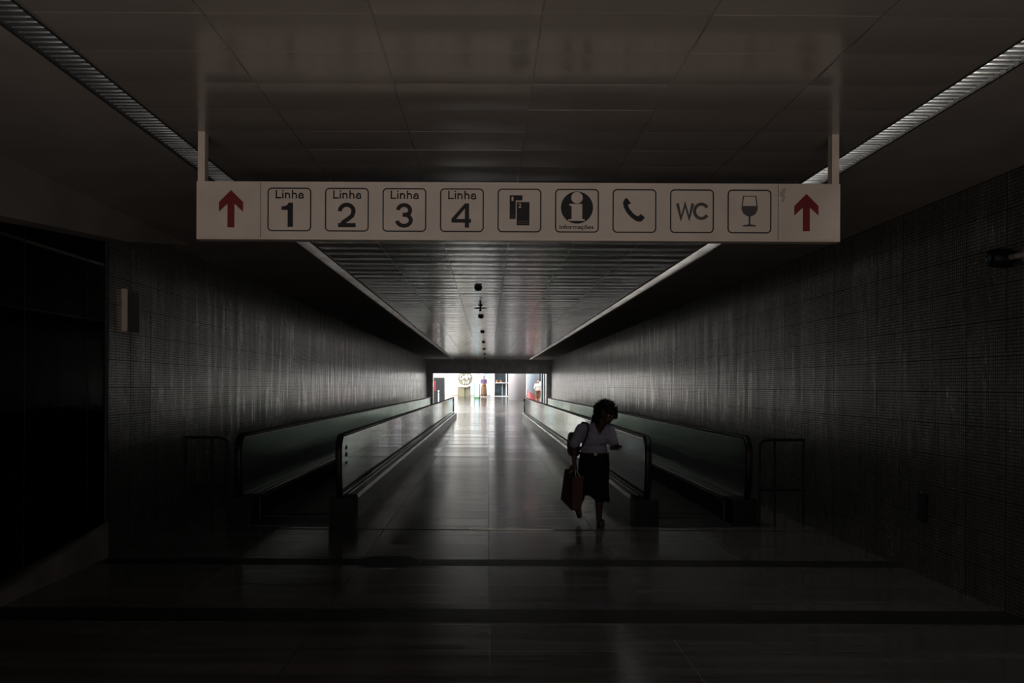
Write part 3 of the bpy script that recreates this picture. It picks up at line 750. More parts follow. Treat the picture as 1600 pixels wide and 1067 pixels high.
# ------------------------------------------------------------------ people
def hand(bm, wrist, direc, side, curl, s=1.0, palm_n=(0, -1, 0)):
    """palm, four unequal bent fingers and a thumb; returns nothing, adds to the body volume"""
    wv = Vector(wrist); d = Vector(direc).normalized(); n = Vector(palm_n).normalized()
    sd = d.cross(n).normalized()*side
    capsule(bm, wv, wv + d*0.075*s, 0.022*s, 0.026*s)
    for k in (-1, 0, 1): capsule(bm, wv + d*0.03*s + sd*0.012*k*s, wv + d*0.08*s + sd*0.022*k*s, 0.017*s, 0.013*s)
    for k, ln in enumerate((0.068, 0.078, 0.072, 0.056)):
        off = (1.5-k)*0.019*s
        p = wv + d*0.085*s + sd*off; dd = d.copy()
        for seg, fr in enumerate((0.45, 0.32, 0.23)):
            ax = sd
            dd = (dd*math.cos(curl) + n*math.sin(curl)).normalized()
            q = p + dd*ln*fr*s
            capsule(bm, p, q, (0.0092-0.0008*seg)*s, (0.0086-0.0008*seg)*s); p = q
            n2 = n; 
    b0 = wv + d*0.03*s + sd*0.024*s
    b1 = b0 + (sd*0.8 + d*0.7 + n*0.3).normalized()*0.036*s
    b2 = b1 + (d*0.9 + n*0.6).normalized()*0.03*s
    capsule(bm, b0, b1, 0.012*s, 0.0105*s); capsule(bm, b1, b2, 0.0105*s, 0.009*s)

DW = 10.62
def W(px, py, dy=0.0): return Vector(((px-VX)*DW/F, DW+dy, EYE-(py-VY)*DW/F))
woman = thing('person', 'woman in white blouse and black skirt walking with bags, looking at a phone', 'person', W(930, 822))
bm = bmesh.new()
# legs: standing leg (right in the picture) and trailing leg with the heel lifted
capsule(bm, W(938, 716, 0.0), W(937, 765, -0.04), 0.085, 0.058); capsule(bm, W(937, 765, -0.04), W(937, 809, 0.02), 0.056, 0.034)
capsule(bm, W(937, 776, 0.0), W(937, 790, 0.02), 0.055, 0.045)
capsule(bm, W(938, 812, 0.03), W(938, 815, -0.13), 0.036, 0.030); capsule(bm, W(938, 814, 0.05), W(938, 816, 0.0), 0.033, 0.032)
capsule(bm, W(917, 716, 0.0), W(912, 766, 0.04), 0.085, 0.055); capsule(bm, W(912, 766, 0.04), W(909, 796, 0.34), 0.052, 0.034)
capsule(bm, W(910, 778, 0.14), W(909, 788, 0.24), 0.052, 0.042)
capsule(bm, W(909, 795, 0.35), W(909, 806, 0.26), 0.034, 0.030)
# torso leaning a little
ellip(bm, W(928, 715), (0.165, 0.12, 0.11)); ellip(bm, W(928, 700), (0.14, 0.105, 0.12)); ellip(bm, W(932, 681, -0.03), (0.14, 0.095, 0.12))
capsule(bm, W(914, 670, -0.03), W(951, 672, -0.04), 0.046, 0.046)
capsule(bm, W(936, 667, -0.05), W(942, 655, -0.10), 0.055, 0.050)
# head tipped down toward the phone
hr_ = Matrix.Rotation(math.radians(24), 3, 'Z') @ Matrix.Rotation(math.radians(26), 3, 'X') @ Matrix.Rotation(math.radians(6), 3, 'Y')
hc = W(947, 645, -0.13)
ellip(bm, hc, (0.072, 0.088, 0.105), hr_)
def HD(x, y, z): return hc + hr_ @ Vector((x, y, z))
ellip(bm, HD(0, -0.055, -0.055), (0.045, 0.04, 0.045), hr_)                      # jaw and chin
capsule(bm, HD(0, -0.085, 0.01), HD(0, -0.108, -0.018), 0.009, 0.014)            # nose
capsule(bm, HD(-0.02, -0.088, -0.048), HD(0.02, -0.088, -0.048), 0.008, 0.008)   # lips
for s in (-1, 1):
    ellip(bm, HD(0.073*s, 0.0, -0.01), (0.012, 0.02, 0.032), hr_)
    ellip(bm, HD(0.03*s, -0.078, 0.012), (0.015, 0.012, 0.012), hr_)
# hanging arm (left in the picture)
capsule(bm, W(906, 672, -0.02), W(898, 698, 0.02), 0.048, 0.038); capsule(bm, W(898, 698, 0.02), W(897, 722, -0.05), 0.038, 0.026)
hand(bm, W(897, 722, -0.05), (0.05, -0.15, -1), -1, 0.75, 1.0, (0, 1, 0.1))
# phone arm
capsule(bm, W(954, 674, -0.04), W(959, 697, -0.03), 0.046, 0.038); capsule(bm, W(959, 697, -0.03), W(952, 697, -0.24), 0.037, 0.025)
hand(bm, W(952, 697, -0.24), (0.35, -0.9, 0.1), 1, 0.35, 1.0, (-0.2, -0.1, 1))
solidify_remesh('body', bm, M['skin'], woman, 0.006, 3)
# blouse with short sleeves and open collar
bm = bmesh.new()
for py, cx, rx, ry, dy in ((664, 935, 0.09, 0.07, -0.05), (668, 933, 0.15, 0.09, -0.04), (676, 931, 0.178, 0.118, -0.04), (688, 929, 0.172, 0.125, -0.03), (699, 928, 0.166, 0.12, -0.01), (706, 928, 0.165, 0.122, 0.0)):
    ellip(bm, W(cx, py, dy), (rx, ry, 0.075))
capsule(bm, W(908, 669, -0.02), W(898, 692, 0.01), 0.064, 0.064); capsule(bm, W(953, 672, -0.04), W(958.5, 690, -0.04), 0.064, 0.062)
capsule(bm, W(912, 668, -0.03), W(952, 671, -0.04), 0.062, 0.062); ellip(bm, W(932, 682, -0.04), (0.17, 0.128, 0.12))
sh = solidify_remesh('blouse', bm, M['shirt'], woman, 0.008, 3)
# clip blouse hem and the neck opening
bm = bmesh.new(); bm.from_mesh(sh.data)
inv = sh.matrix_world
loc0 = Vector((0, 0, 0))
hemz = ZP(708.5, DW)
bmesh.ops.delete(bm, geom=[v for v in bm.verts if v.co.z < hemz - 0.0], context='VERTS')
n0 = W(934, 676, -0.14)
def in_neck(c):
    if c.y > DW-0.07: return False
    u = (c.x - n0.x); h = (c.z - n0.z)
    return h > 0 and abs(u - 0.25*h) < 0.55*h + 0.004
bmesh.ops.delete(bm, geom=[v for v in bm.verts if in_neck(v.co)], context='VERTS')
bm.to_mesh(sh.data); bm.free()
md = sh.modifiers.new('s', 'SOLIDIFY'); md.thickness = 0.004
bm = bmesh.new(); c1 = W(918, 664, -0.15)
for s, a, b_, c_ in ((-1, W(925, 661, -0.13), W(934, 675, -0.165), W(922, 670, -0.155)), (1, W(945, 663, -0.15), W(936, 676, -0.167), W(948, 671, -0.155))):
    v = [bm.verts.new(a), bm.verts.new(b_), bm.verts.new(c_)]; f = bm.faces.new(v)
    e = [bm.verts.new(p.co + Vector((0, -0.006, 0.0))) for p in v]; bm.faces.new(e[::-1])
    for i in range(3): bm.faces.new((v[i], v[(i+1) % 3], e[(i+1) % 3], e[i]))
obj('collar', bm, M['shirt'], sh)
for k, py in enumerate((681, 687, 693, 700)):
    bm = bmesh.new(); ellip(bm, W(935-k*0.8, py, -0.165), (0.005, 0.004, 0.005), None, 1); obj('button', bm, M['white'], sh)
# skirt: loft of ellipses with folds
bm = bmesh.new(); rings = []
prof = ((707, 929, 0.158, 0.125), (712, 929, 0.172, 0.135), (722, 929, 0.182, 0.145), (738, 928.5, 0.184, 0.155), (755, 928, 0.182, 0.17), (770, 929, 0.178, 0.18), (779, 931, 0.172, 0.185))
n = 48
for i, (py, cx, rx, ry) in enumerate(prof):
    c = W(cx, py, 0.03 if i > 3 else 0.0); ring = []
    for k in range(n):
        a = 2*PI*k/n; fold = 1 + 0.035*(i/6)*math.sin(a*7+0.6) + 0.02*(i/6)*math.sin(a*11)
        x = rx*fold*math.cos(a); y = ry*fold*math.sin(a); z = 0
        if i >= 5: z = (-0.022 if x > 0.0 else 0.045) * min(1, abs(x)/0.08) * (i-4)/2 + (0.012*math.sin(a*5))
        ring.append(bm.verts.new((c.x+x, c.y+y, c.z+z)))
    rings.append(ring)
for i in range(len(rings)-1):
    for k in range(n): bm.faces.new((rings[i][k], rings[i][(k+1) % n], rings[i+1][(k+1) % n], rings[i+1][k]))
sk = obj('skirt', bm, M['skirt'], woman, True); md = sk.modifiers.new('s', 'SOLIDIFY'); md.thickness = 0.006
# belt
bm = bmesh.new(); c = W(929, 707.5); P = [(c.x+0.166*math.cos(2*PI*k/40), c.y+0.131*math.sin(2*PI*k/40), c.z) for k in range(41)]
tube(bm, P, 0.013, 8); bl = obj('belt', bm, M['bagdark'], woman, True)
bm = bmesh.new(); box(bm, c.x-0.02, c.x+0.015, c.y-0.152, c.y-0.142, c.z-0.013, c.z+0.013); obj('buckle', bm, mat('dull_brass', (0.16, 0.14, 0.10), 0.4, 0.8), bl)
# hair: a mass of curls
bm = bmesh.new(); random.seed(3)
hcen = W(944.5, 642, -0.10)
ellip(bm, hcen + Vector((0, 0.03, 0.01)), (0.115, 0.10, 0.115))
for k in range(260):
    a = random.uniform(0, 2*PI); b_ = math.asin(random.uniform(-0.75, 1))
    v = Vector((math.cos(a)*math.cos(b_), math.sin(a)*math.cos(b_), math.sin(b_)))
    if v.y < -0.35 and v.z < 0.55: continue                       # leave the face open
    p = hcen + Vector((v.x*0.125, v.y*0.115+0.02, v.z*0.128+0.005))
    ellip(bm, p, (random.uniform(0.014, 0.026),)*3, None, 1)
for p in (W(928, 652, -0.06), W(927, 660, -0.02), W(931, 658, 0.0), W(960, 648, -0.08)): ellip(bm, p, (0.035, 0.05, 0.05))
for k in range(34):
    a = random.uniform(-1.1, 1.1); e_ = random.uniform(0.045, 0.115)
    ellip(bm, HD(0.075*math.sin(a), -0.088*math.cos(a)*(1.0 if e_ < 0.08 else 0.8), e_), (random.uniform(0.014, 0.022),)*3, None, 1)
hairo = solidify_remesh('hair', bm, M['hair'], woman, 0.008, 1)
# flyaway curls
bm = bmesh.new()
for k in range(240):
    a = random.uniform(0, 2*PI); b_ = math.asin(random.uniform(-0.3, 1))
    v = Vector((math.cos(a)*math.cos(b_), math.sin(a)*math.cos(b_), math.sin(b_)))
    if v.y < -0.3 and v.z < 0.5: continue
    p = hcen + Vector((v.x*0.128, v.y*0.115+0.02, v.z*0.13+0.005)); u = v.orthogonal().normalized()
    tube(bm, [p, p+v*0.012+u*0.006, p+v*0.02-u*0.004, p+v*0.026+u*0.008], 0.0016, 4)
obj('curl_wisps', bm, M['hair'], hairo)
# glasses
gl = None
bm = bmesh.new()
for s in (-1, 1):
    c = HD(0.033*s, -0.10, 0.008)
    tube(bm, [c + hr_ @ Vector((0.025*math.cos(2*PI*k/16), 0, 0.021*math.sin(2*PI*k/16))) for k in range(17)], 0.0022, 6)
    tube(bm, [HD(0.058*s, -0.10, 0.012), HD(0.078*s, -0.01, 0.005)], 0.002, 6)
tube(bm, [HD(-0.009, -0.10, 0.012), HD(0.009, -0.10, 0.012)], 0.002, 6)
tag(obj('eyeglasses', bm, M['metalrim']), 'thin-rimmed eyeglasses worn by the walking woman', 'glasses')
# sandals
for nm, c, d in (('a', W(938, 815.5, -0.06), 0), ('b', W(909, 805, 0.30), 1)):
    bm = bmesh.new()
    if d == 0:
        prism(bm, [(c.x + 0.042*math.cos(2*PI*k/20)*(1.0), c.y + 0.135*math.sin(2*PI*k/20)) for k in range(20)], 'z', 0.002, 0.022)
        tube(bm, [(c.x-0.042, c.y-0.05, 0.02), (c.x-0.03, c.y-0.05, 0.075), (c.x, c.y-0.05, 0.088), (c.x+0.03, c.y-0.05, 0.075), (c.x+0.042, c.y-0.05, 0.02)], 0.012, 8)
    else:
        # toe down: sole follows the tipped foot
        a, b2 = W(909, 797, 0.42), W(909, 810.5, 0.24)
        tube(bm, [a, a.lerp(b2, 0.5), b2], [0.032, 0.040, 0.030], 10)
    tag(obj('sandal', bm, M['shoe']), 'dark sandal on the woman\'s forward foot, flat on the floor' if d == 0 else 'dark sandal on the woman\'s trailing foot, heel raised', 'shoe')
# phone
t = thing('mobile_phone', 'dark phone held in the woman\'s raised hand', 'phone', W(957, 696, -0.36))
bm = bmesh.new(); box(bm, -0.036, 0.036, -0.075, 0.075, -0.004, 0.004); bmesh.ops.rotate(bm, verts=bm.verts, cent=(0, 0, 0), matrix=Matrix.Rotation(0.35, 3, 'X') @ Matrix.Rotation(-0.5, 3, 'Z')); bmesh.ops.translate(bm, verts=bm.verts, vec=W(958, 695.0, -0.36)); obj('case', bm, M['bagdark'], t)
bm = bmesh.new(); box(bm, -0.033, 0.033, -0.07, 0.07, 0.0045, 0.0052); bmesh.ops.rotate(bm, verts=bm.verts, cent=(0, 0, 0), matrix=Matrix.Rotation(0.35, 3, 'X') @ Matrix.Rotation(-0.5, 3, 'Z')); bmesh.ops.translate(bm, verts=bm.verts, vec=W(958, 695.0, -0.36)); obj('screen', bm, M['winglass'], t)
# shoulder bag
t = thing('shoulder_bag', 'dark leather shoulder bag on the woman\'s shoulder, behind her arm', 'bag', W(897, 695, 0.12))
bm = bmesh.new()
prof = [(0.0, 0.10), (-0.035, 0.10), (-0.06, 0.07), (-0.072, -0.05), (-0.06, -0.16), (-0.03, -0.19), (0.03, -0.19), (0.06, -0.16), (0.07, 0.0), (0.05, 0.085)]
c = W(899.5, 690, 0.17)
prism(bm, [(c.x+a*1.0, c.z+b_) for a, b_ in prof], 'y', c.y-0.06, c.y+0.20)
bag = obj('bag_body', bm, M['bagdark'], t); md = bag.modifiers.new('b', 'BEVEL'); md.width = 0.025; md.segments = 4
bm = bmesh.new()
tube(bm, [W(900, 680, 0.10), W(905, 668, 0.06), W(911, 659, 0.0), W(917, 660, -0.07), W(918, 668, -0.125), W(914, 682, -0.15), W(909, 694, -0.13), W(902, 704, -0.03), W(898, 706, 0.10)], 0.011, 8); obj('strap', bm, M['bagdark'], t, True)
# shopping bag hanging from the lowered hand
t = thing('shopping_bag', 'brown shopping bag with pale cord handles carried low by the walking woman', 'bag', W(894, 795, -0.08))
bm = bmesh.new()
# broad side turned toward the camera a little, narrow side seen on the left
ft = [W(884, 733.5, 0.10), W(893, 741, -0.22), W(910.5, 741, -0.17), W(903, 734, 0.16)]
fb = [W(878, 781, 0.10), W(892, 794, -0.20), W(907, 792, -0.16), W(900, 783, 0.16)]
tv = [bm.verts.new(p) for p in ft]; bv = [bm.verts.new(p) for p in fb]
bm.faces.new(bv[::-1])
for k in range(4): bm.faces.new((tv[k], bv[k], bv[(k+1) % 4], tv[(k+1) % 4]))
bg = obj('bag_body', bm, M['bag'], t); md = bg.modifiers.new('s', 'SOLIDIFY'); md.thickness = 0.003
hp = W(898.5, 734, -0.07)
for a, b_ in ((W(889, 738, -0.06), W(896, 735, 0.12)), (W(898, 742, -0.2), W(905, 742, -0.185))):
    bm = bmesh.new(); m1 = hp + Vector((0.0, 0, 0.01))
    tube(bm, [a, a.lerp(m1, 0.6)+Vector((0, 0, 0.008)), m1, b_.lerp(m1, 0.6)+Vector((0, 0, 0.008)), b_], 0.004, 6); obj('handle', bm, M['cord'], t, True)

def far_person(name_label, D, cx, top, m_top, m_bot, m_skin, m_hair, skirt=True, lean=0.0):
    z0 = ramp_z(D); t = thing('person', name_label, 'person', (XP(cx, D), D, z0))
    X = XP(cx, D); ht = ZP(top, D) - z0; s = ht/1.62
    def q(x, y, z): return Vector((X + x*s + lean*z*0.0, D + y*s, z0 + z*s))
    bm = bmesh.new()
    for k in (-1, 1):
        capsule(bm, q(0.09*k, 0, 0.85), q(0.09*k, -0.02, 0.46), 0.08*s, 0.055*s); capsule(bm, q(0.09*k, -0.02, 0.46), q(0.09*k, 0.02, 0.09), 0.052*s, 0.035*s)
        capsule(bm, q(0.09*k, 0.03, 0.04), q(0.09*k, -0.13, 0.035), 0.034*s, 0.03*s)
        sh_ = q(0.17*k, 0, 1.33); el = q(0.22*k, 0.0, 1.05); wr = q(0.10*k, -0.18, 0.98)
        capsule(bm, sh_, el, 0.045*s, 0.036*s); capsule(bm, el, wr, 0.035*s, 0.026*s)
        hand(bm, wr, (-0.5*k, -0.6, 0), k, 0.5, s)
    ellip(bm, q(0, 0, 0.9), (0.155*s, 0.115*s, 0.13*s)); ellip(bm, q(0, 0, 1.08), (0.13*s, 0.10*s, 0.15*s)); ellip(bm, q(0, 0, 1.25), (0.155*s, 0.11*s, 0.15*s))
    capsule(bm, q(0, 0, 1.33), q(0, -0.01, 1.46), 0.05*s, 0.05*s)
    ellip(bm, q(0, -0.02, 1.52), (0.075*s, 0.09*s, 0.105*s)); capsule(bm, q(0, -0.105, 1.53), q(0, -0.12, 1.505), 0.01*s, 0.014*s)
    solidify_remesh('body', bm, m_skin, t, 0.011, 2)
    bm = bmesh.new()
    for z, rx, ry in ((0.95, 0.165, 0.13), (1.08, 0.15, 0.12), (1.22, 0.175, 0.13), (1.31, 0.17, 0.11)): ellip(bm, q(0, 0, z), (rx*s, ry*s, 0.10*s))
    for k in (-1, 1): capsule(bm, q(0.165*k, 0, 1.33), q(0.215*k, 0, 1.10), 0.058*s, 0.052*s)
    solidify_remesh('top', bm, m_top, t, 0.014, 2)
    bm = bmesh.new()
    if skirt:
        lathe(bm, [(0.15*s, 0.98*s), (0.19*s, 0.85*s), (0.21*s, 0.6*s), (0.23*s, 0.3*s), (0.245*s, 0.10*s)], (X, D, z0), 24); obj('skirt', bm, m_bot, t, True)
    else:
        for k in (-1, 1): capsule(bm, q(0.09*k, 0, 0.88), q(0.09*k, -0.01, 0.50), 0.105*s, 0.085*s)
        ellip(bm, q(0, 0, 0.9), (0.175*s, 0.13*s, 0.11*s)); solidify_remesh('trousers', bm, m_bot, t, 0.014, 2)
    bm = bmesh.new(); ellip(bm, q(0, 0.02, 1.555), (0.088*s, 0.10*s, 0.09*s)); ellip(bm, q(0, 0.07, 1.47), (0.06*s, 0.045*s, 0.08*s))
    obj('hair', bm, m_hair, t, True)
    return t
far_person('distant woman in purple and white top and long brown skirt standing in the bright hall', 66.9, 756, 587.5, M['purple'], M['brownskirt'], M['skin2'], M['hair'])
far_person('distant person in pale shirt and brown trousers beside the right portal edge', 60.5, 840.5, 593.5, M['greyshirt'], M['brownshort'], M['skin2'], M['hair'], False)

# ------------------------------------------------------------------ bright hall beyond the portal
DB = 69.5
struct('wall_hall_back', B((-18, 18, DB, DB+0.3, 0, 7)), M['hallwhite'])
struct('wall_hall_left', B((-18.3, -18, 54.5, 72, 0, 7)), M['hallwhite'])
struct('wall_hall_right', B((18, 18.3, 54.5, 72, 0, 7)), M['hallwhite'])
struct('wall_hall_near', B((-18, XL-0.3, 54.3, 54.5, 0, 7), (XR+0.3, 18, 54.3, 54.5, 0, 7), (XL-0.3, XR+0.3, 54.3, 54.5, H+0.3, 7)), M['hallwhite'])
struct('ceiling', B((-18.3, 18.3, 54.3, 72, 7, 7.2)), M['hallwhite'])
zw = ramp_z(DB)
struct('baseboard_hall', B((-18, XP(715, DB), DB-0.04, DB, 0, ZP(611, DB))), mat('pale_dado', (0.62, 0.60, 0.55), 0.6))
# grey lettering above, on the white wall
def wall_text(txt, px0, px1, py0, py1, D, m, name, label):
    cu = bpy.data.curves.new(name, 'FONT'); cu.body = txt; cu.offset = 0.01; cu.extrude = 0.0
    o = bpy.data.objects.new(name, cu); COL.objects.link(o)
    dg = bpy.context.evaluated_depsgraph_get(); dg.update()
    me = bpy.data.meshes.new_from_object(o.evaluated_get(dg)); bpy.data.objects.remove(o)
    xs = [v.co.x for v in me.vertices]; ys = [v.co.y for v in me.vertices]
    for v in me.vertices:
        u, t = (v.co.x-min(xs))/(max(xs)-min(xs)), (v.co.y-min(ys))/(max(ys)-min(ys))
        v.co = Vector((XP(px0+(px1-px0)*u, D), D-0.015, ZP(py1+(py0-py1)*t, D)))
    me.materials.append(m); return tag(link(name, me), label, 'lettering')
bm = bmesh.new()   # worn grey swirl of script, not legible at this distance
P = [(684, 586), (688, 585), (691, 586.5), (694, 585.5), (697, 587), (700, 586), (702.5, 587.5), (704.5, 589.5)]
tube(bm, [Vector((XP(a, DB), DB-0.03, ZP(b_, DB))) for a, b_ in P], 0.035, 6)
P = [(696, 589.8), (698, 588.3), (699.5, 589.8)]
tube(bm, [Vector((XP(a, DB), DB-0.03, ZP(b_, DB))) for a, b_ in P], 0.03, 6)
tag(obj('wall_lettering', bm, M['greyink']), 'faint grey script lettering high on the white hall wall', 'lettering')

# round shop sign with white script on an olive stand
t = thing('round_sign', 'round olive shop sign with white script and white rim in the bright hall', 'sign', (XP(727, 67.5), 67.5, ramp_z(67.5)))
Dd = 67.3; cx, cz = XP(727, Dd), ZP(591.5, Dd); R = 13*Dd/F
bm = bmesh.new(); lathe(bm, [(R-0.06, 0.0), (R-0.06, 0.12), (0.05, 0.12)], (cx, Dd, cz), 48, 'y'); dsc = obj('disc', bm, M['olive'], t)
bm = bmesh.new(); lathe(bm, [(R-0.08, -0.02), (R+0.03, -0.02), (R+0.03, 0.14), (R-0.08, 0.14)], (cx, Dd, cz), 48, 'y')
bmesh.ops.delete(bm, geom=[f for f in bm.faces if len(f.verts) > 4], context='FACES'); obj('rim', bm, M['white'], t)
def script(P, r=0.045):
    bm = bmesh.new(); tube(bm, [Vector((XP(a, Dd), Dd-0.05, ZP(b_, Dd))) for a, b_ in P], r, 6); obj('lettering', bm, M['white'], dsc)
script([(722.5, 585.5), (719.5, 587), (718.8, 590.5), (720.5, 593), (722.8, 591.5), (723, 588), (724.5, 588), (724.5, 592), (726, 589), (727.5, 586), (728, 592)])
script([(729.5, 584.5), (729, 589), (729.3, 593.5), (731.5, 588), (733.5, 585), (734, 591), (735.5, 588)])
script([(723.5, 594.5), (724.5, 600), (726.5, 596), (727.5, 600.5), (730, 596), (731, 600), (732.5, 594.5)])
obj('stand', B((XP(715, 67.5), XP(725.5, 67.5), 67.5, 68.3, ramp_z(67.0), ZP(604.5, 67.5))), M['olive'], t)
obj('stand_side', B((XP(725.5, 67.5)+0.002, XP(735, 67.5), 67.6, 68.6, ramp_z(67.2), ZP(602.5, 67.5))), M['olive_d'], t)
# pale poster panel behind the board
tag(obj('wall_panel', B((XP(738, 69.4), XP(748, 69.4), 69.4, 69.48, ZP(597, 69.4), ZP(584, 69.4))), mat('beige_panel', (0.52, 0.50, 0.44), 0.6)), 'beige rectangular panel on the hall wall right of the round sign', 'panel')
tag(obj('wall_banner', B((XP(756, 69.4), XP(762, 69.4), 69.4, 69.48, ZP(589, 69.4), ZP(580, 69.4))), M['hallblue']), 'pale blue banner on the hall wall above the distant woman', 'banner')
tag(obj('wall_banner', B((XP(764, 69.4), XP(767.5, 69.4), 69.4, 69.48, ZP(591, 69.4), ZP(580, 69.4))), M['hallblue']), 'narrow blue banner on the hall wall right of the distant woman\'s head', 'banner')
# A-board with green sides
Da = 66.0; za = ramp_z(Da)
t = thing('sandwich_board', 'white and green sandwich board standing left of the distant woman', 'board', (XP(744.5, Da), Da, za))
obj('board', B((XP(741.5, Da), XP(748.5, Da), Da, Da+0.05, za+0.1, ZP(597.5, Da))), M['paleblue'], t)
obj('frame', B((XP(748.5, Da), XP(750.3, Da), Da-0.01, Da+0.06, za, ZP(600, Da)), (XP(740.8, Da), XP(741.5, Da), Da-0.01, Da+0.06, za, ZP(598.5, Da)), (XP(740.8, Da), XP(750.3, Da), Da-0.01, Da+0.06, za, za+0.10)), M['green'], t)
obj('notice', B((XP(742.6, Da), XP(746.8, Da), Da-0.01, Da, ZP(613.5, Da), ZP(608.5, Da))), M['white'], t)
# white pillars
for a, b_, D, l in ((761.5, 764.5, 68.6, 'thin white post right of the distant woman'), (766, 772.5, 67.5, 'white square pillar left of the dark shop window')):
    tag(obj('pillar', B((XP(a, D), XP(b_, D), D, D+0.3, ramp_z(D), 7.0)), M['white']), l, 'pillar')
# dark shop window with white frame
Dw = 67.8; zs = ramp_z(Dw)
t = thing('shop_window', 'dark shop window with white cross frame left of the round column', 'window', (XP(783, Dw), Dw, zs))
gp = obj('pane', B((XP(773, Dw), XP(794, Dw), Dw+0.06, Dw+0.10, ZP(618.5, Dw), 6.2)), M['winglass'], t)
obj('window_frame', B((XP(772.5, Dw), XP(794.5, Dw), Dw, Dw+0.08, ZP(619.8, Dw), ZP(618.2, Dw)), (XP(773.8, Dw), XP(794.5, Dw), Dw, Dw+0.08, ZP(598.8, Dw), ZP(597.6, Dw)),
                      (XP(790.3, Dw), XP(791.8, Dw), Dw, Dw+0.08, ZP(619, Dw), 6.2), (XP(784.5, Dw), XP(785.1, Dw), Dw+0.02, Dw+0.07, ZP(618.5, Dw), ZP(598, Dw))), M['white'], t)
# potted plants and pots on a ledge in front of the window
random.seed(12)
for k, (px, py, l) in enumerate(((776.5, 594.5, 'left'), (782.5, 593.5, 'right'))):
    D = Dw-0.25; q = thing('potted_plant', f'small green plant in a terracotta pot on the window bar, {l} one of two', 'plant', (XP(px, D), D, ZP(597.6, D)))
    bm = bmesh.new(); lathe(bm, [(0.07, 0.0), (0.10, 0.14), (0.11, 0.16)], (XP(px, D), D, ZP(597.4, D))); obj('pot', bm, M['terracotta'], q)
    bm = bmesh.new()
    for j in range(26):
        a = random.uniform(0, 2*PI); e = random.uniform(0.2, 1.3); c = Vector((XP(px, D), D, ZP(597.4, D)+0.16)); v = Vector((math.cos(a)*math.cos(e), math.sin(a)*math.cos(e), math.sin(e)))
        tube(bm, [c, c+v*0.05, c+v*0.1-Vector((0, 0, 0.01))], [0.004, 0.03, 0.003], 4)
    obj('foliage', bm, M['leaf'], q)
tag(obj('window_ledge', B((XP(773.8, Dw), XP(790, Dw), Dw-0.4, Dw, ZP(598.6, Dw), ZP(597.6, Dw))), M['white']), 'white ledge across the dark shop window carrying two plants', 'ledge')
# big round column
Dc = 64.8; r = (822-795)/2*Dc/F
t = thing('round_column', 'large pale grey round column in the hall, left white in the daylight', 'column', (XP(808.5, Dc), Dc, ramp_z(Dc)))
bm = bmesh.new(); lathe(bm, [(r, 0.12), (r, 7.0)], (XP(808.5, Dc), Dc+r*0.2, 0), 48); obj('shaft', bm, M['colm'], t, True)
# blue-grey column with red band behind the right balustrade
Dk = 62.5; r = 0.42
t = thing('round_column', 'blue-grey round column with a red lower band beyond the right walkway', 'column', (XP(832, Dk), Dk, ramp_z(Dk)))
bm = bmesh.new(); lathe(bm, [(r, 0.3), (r, 7.0)], (XP(833, Dk), Dk, 0), 40); obj('shaft', bm, M['colblue'], t, True)
bm = bmesh.new(); n = 40; zc0 = ramp_z(Dk)-0.2
lo = []; hi = []
for k in range(n):
    a = 2*PI*k/n; u = math.cos(a)
    lo.append(bm.verts.new((XP(833, Dk)+(r+0.012)*math.cos(a), Dk+(r+0.012)*math.sin(a), zc0)))
    hi.append(bm.verts.new((XP(833, Dk)+(r+0.012)*math.cos(a), Dk+(r+0.012)*math.sin(a), ZP(616, Dk) - 0.32*u)))
for k in range(n): bm.faces.new((lo[k], lo[(k+1) % n], hi[(k+1) % n], hi[k]))
obj('red_band', bm, M['redskirt'], t, True)
# dark hanging box and glazed door frames at the right edge
tag(obj('wall_screen', B((XP(840.5, 66), XP(846, 66), 66, 66.2, ZP(595.5, 66), ZP(575, 66))), M['cabinet']), 'dark screen high beside the blue-grey column', 'screen')
t = thing('glazed_door', 'glazed door with silver frame bars at the right edge of the portal', 'door', (XP(850, 58), 58, ramp_z(58)))
zz = ramp_z(58.2)
obj('door_glass', B((XP(845.5, 58), XP(856, 58), 58.03, 58.05, zz, 3.2)), M['winglass'], t)
for a in (845.2, 848.8, 851.4, 854.4): obj('frame_bar', B((XP(a, 58), XP(a+0.9, 58), 57.97, 58.1, zz, 3.2)), M['alu'], t)
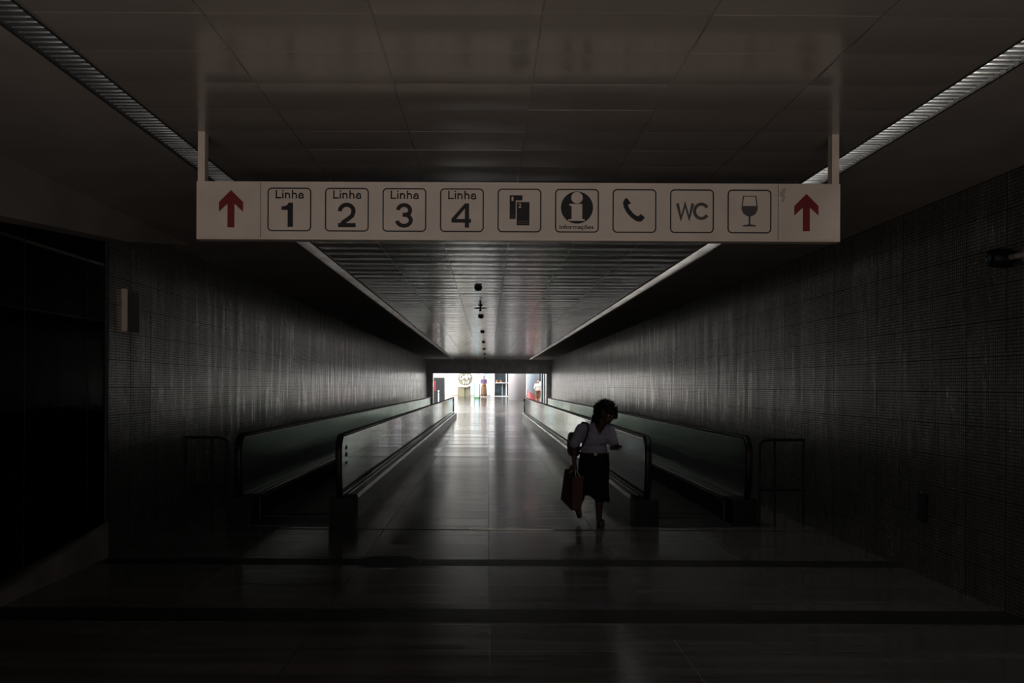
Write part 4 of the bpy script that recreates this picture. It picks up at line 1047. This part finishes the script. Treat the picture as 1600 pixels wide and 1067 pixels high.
# toys / cones near the right person
for px, m_, l, nm in ((831.8, 'lime', 'small lime floor cone left of the right-hand distant person', 'cone'), (838.2, 'pink', 'small pink floor cone at the feet of the right-hand distant person', 'cone')):
    D = 58.6; bm = bmesh.new(); lathe(bm, [(0.09, 0.0), (0.09, 0.03), (0.05, 0.04), (0.012, 0.34)], (XP(px, D), D, ramp_z(D)), 14); tag(obj('floor_cone', bm, M[m_]), l, 'cone')
# dark cabinet with red box, left of the portal
Dq = 60.5; zq = ramp_z(Dq-0.3)
t = thing('kiosk', 'tall dark kiosk just inside the left edge of the portal', 'kiosk', (XP(684, Dq), Dq, zq))
obj('cabinet', B((XP(674.5, Dq), XP(693.5, Dq), Dq, Dq+0.8, zq, ZP(591, Dq))), M['cabinet'], t)
obj('top_trim', B((XP(674.5, Dq), XP(693.8, Dq), Dq-0.03, Dq+0.83, ZP(591, Dq), ZP(589.6, Dq))), M['olive_d'], t)
obj('door_edge', B((XP(693.6, Dq), XP(694.4, Dq), Dq-0.02, Dq+0.8, zq, ZP(591, Dq))), M['deck'], t)
Dr = 59.4
t = thing('hose_cabinet', 'red fire cabinet on a post in front of the dark kiosk', 'cabinet', (XP(677, Dr), Dr, ramp_z(Dr)))
bx = obj('box', B((XP(673.8, Dr), XP(680.6, Dr), Dr, Dr+0.25, ZP(611, Dr), ZP(595.5, Dr))), M['redbox'], t)
obj('door', B((XP(674.6, Dr), XP(679.8, Dr), Dr-0.02, Dr-0.002, ZP(610, Dr), ZP(596.6, Dr))), mat('deep_red', (0.22, 0.02, 0.03), 0.4), t)
obj('post', B((XP(674, Dr), XP(675.2, Dr), Dr+0.05, Dr+0.15, ramp_z(Dr), ZP(583, Dr))), M['redbox'], t)
Dt = 58.3; zt0 = ramp_z(Dt)
t = thing('barrier_post', 'silver post with rounded top standing before the dark kiosk', 'post', (XP(685.7, Dt), Dt, zt0))
bm = bmesh.new(); tube(bm, [(XP(685.7, Dt), Dt, zt0), (XP(685.7, Dt), Dt, ZP(615, Dt))], 0.035, 10); obj('pole', bm, M['alu'], t)
bm = bmesh.new(); ellip(bm, (XP(685.5, Dt), Dt, ZP(612.5, Dt)), (0.065, 0.06, 0.12)); obj('head', bm, mat('grey_green_plastic', (0.20, 0.27, 0.26), 0.4), t, True)
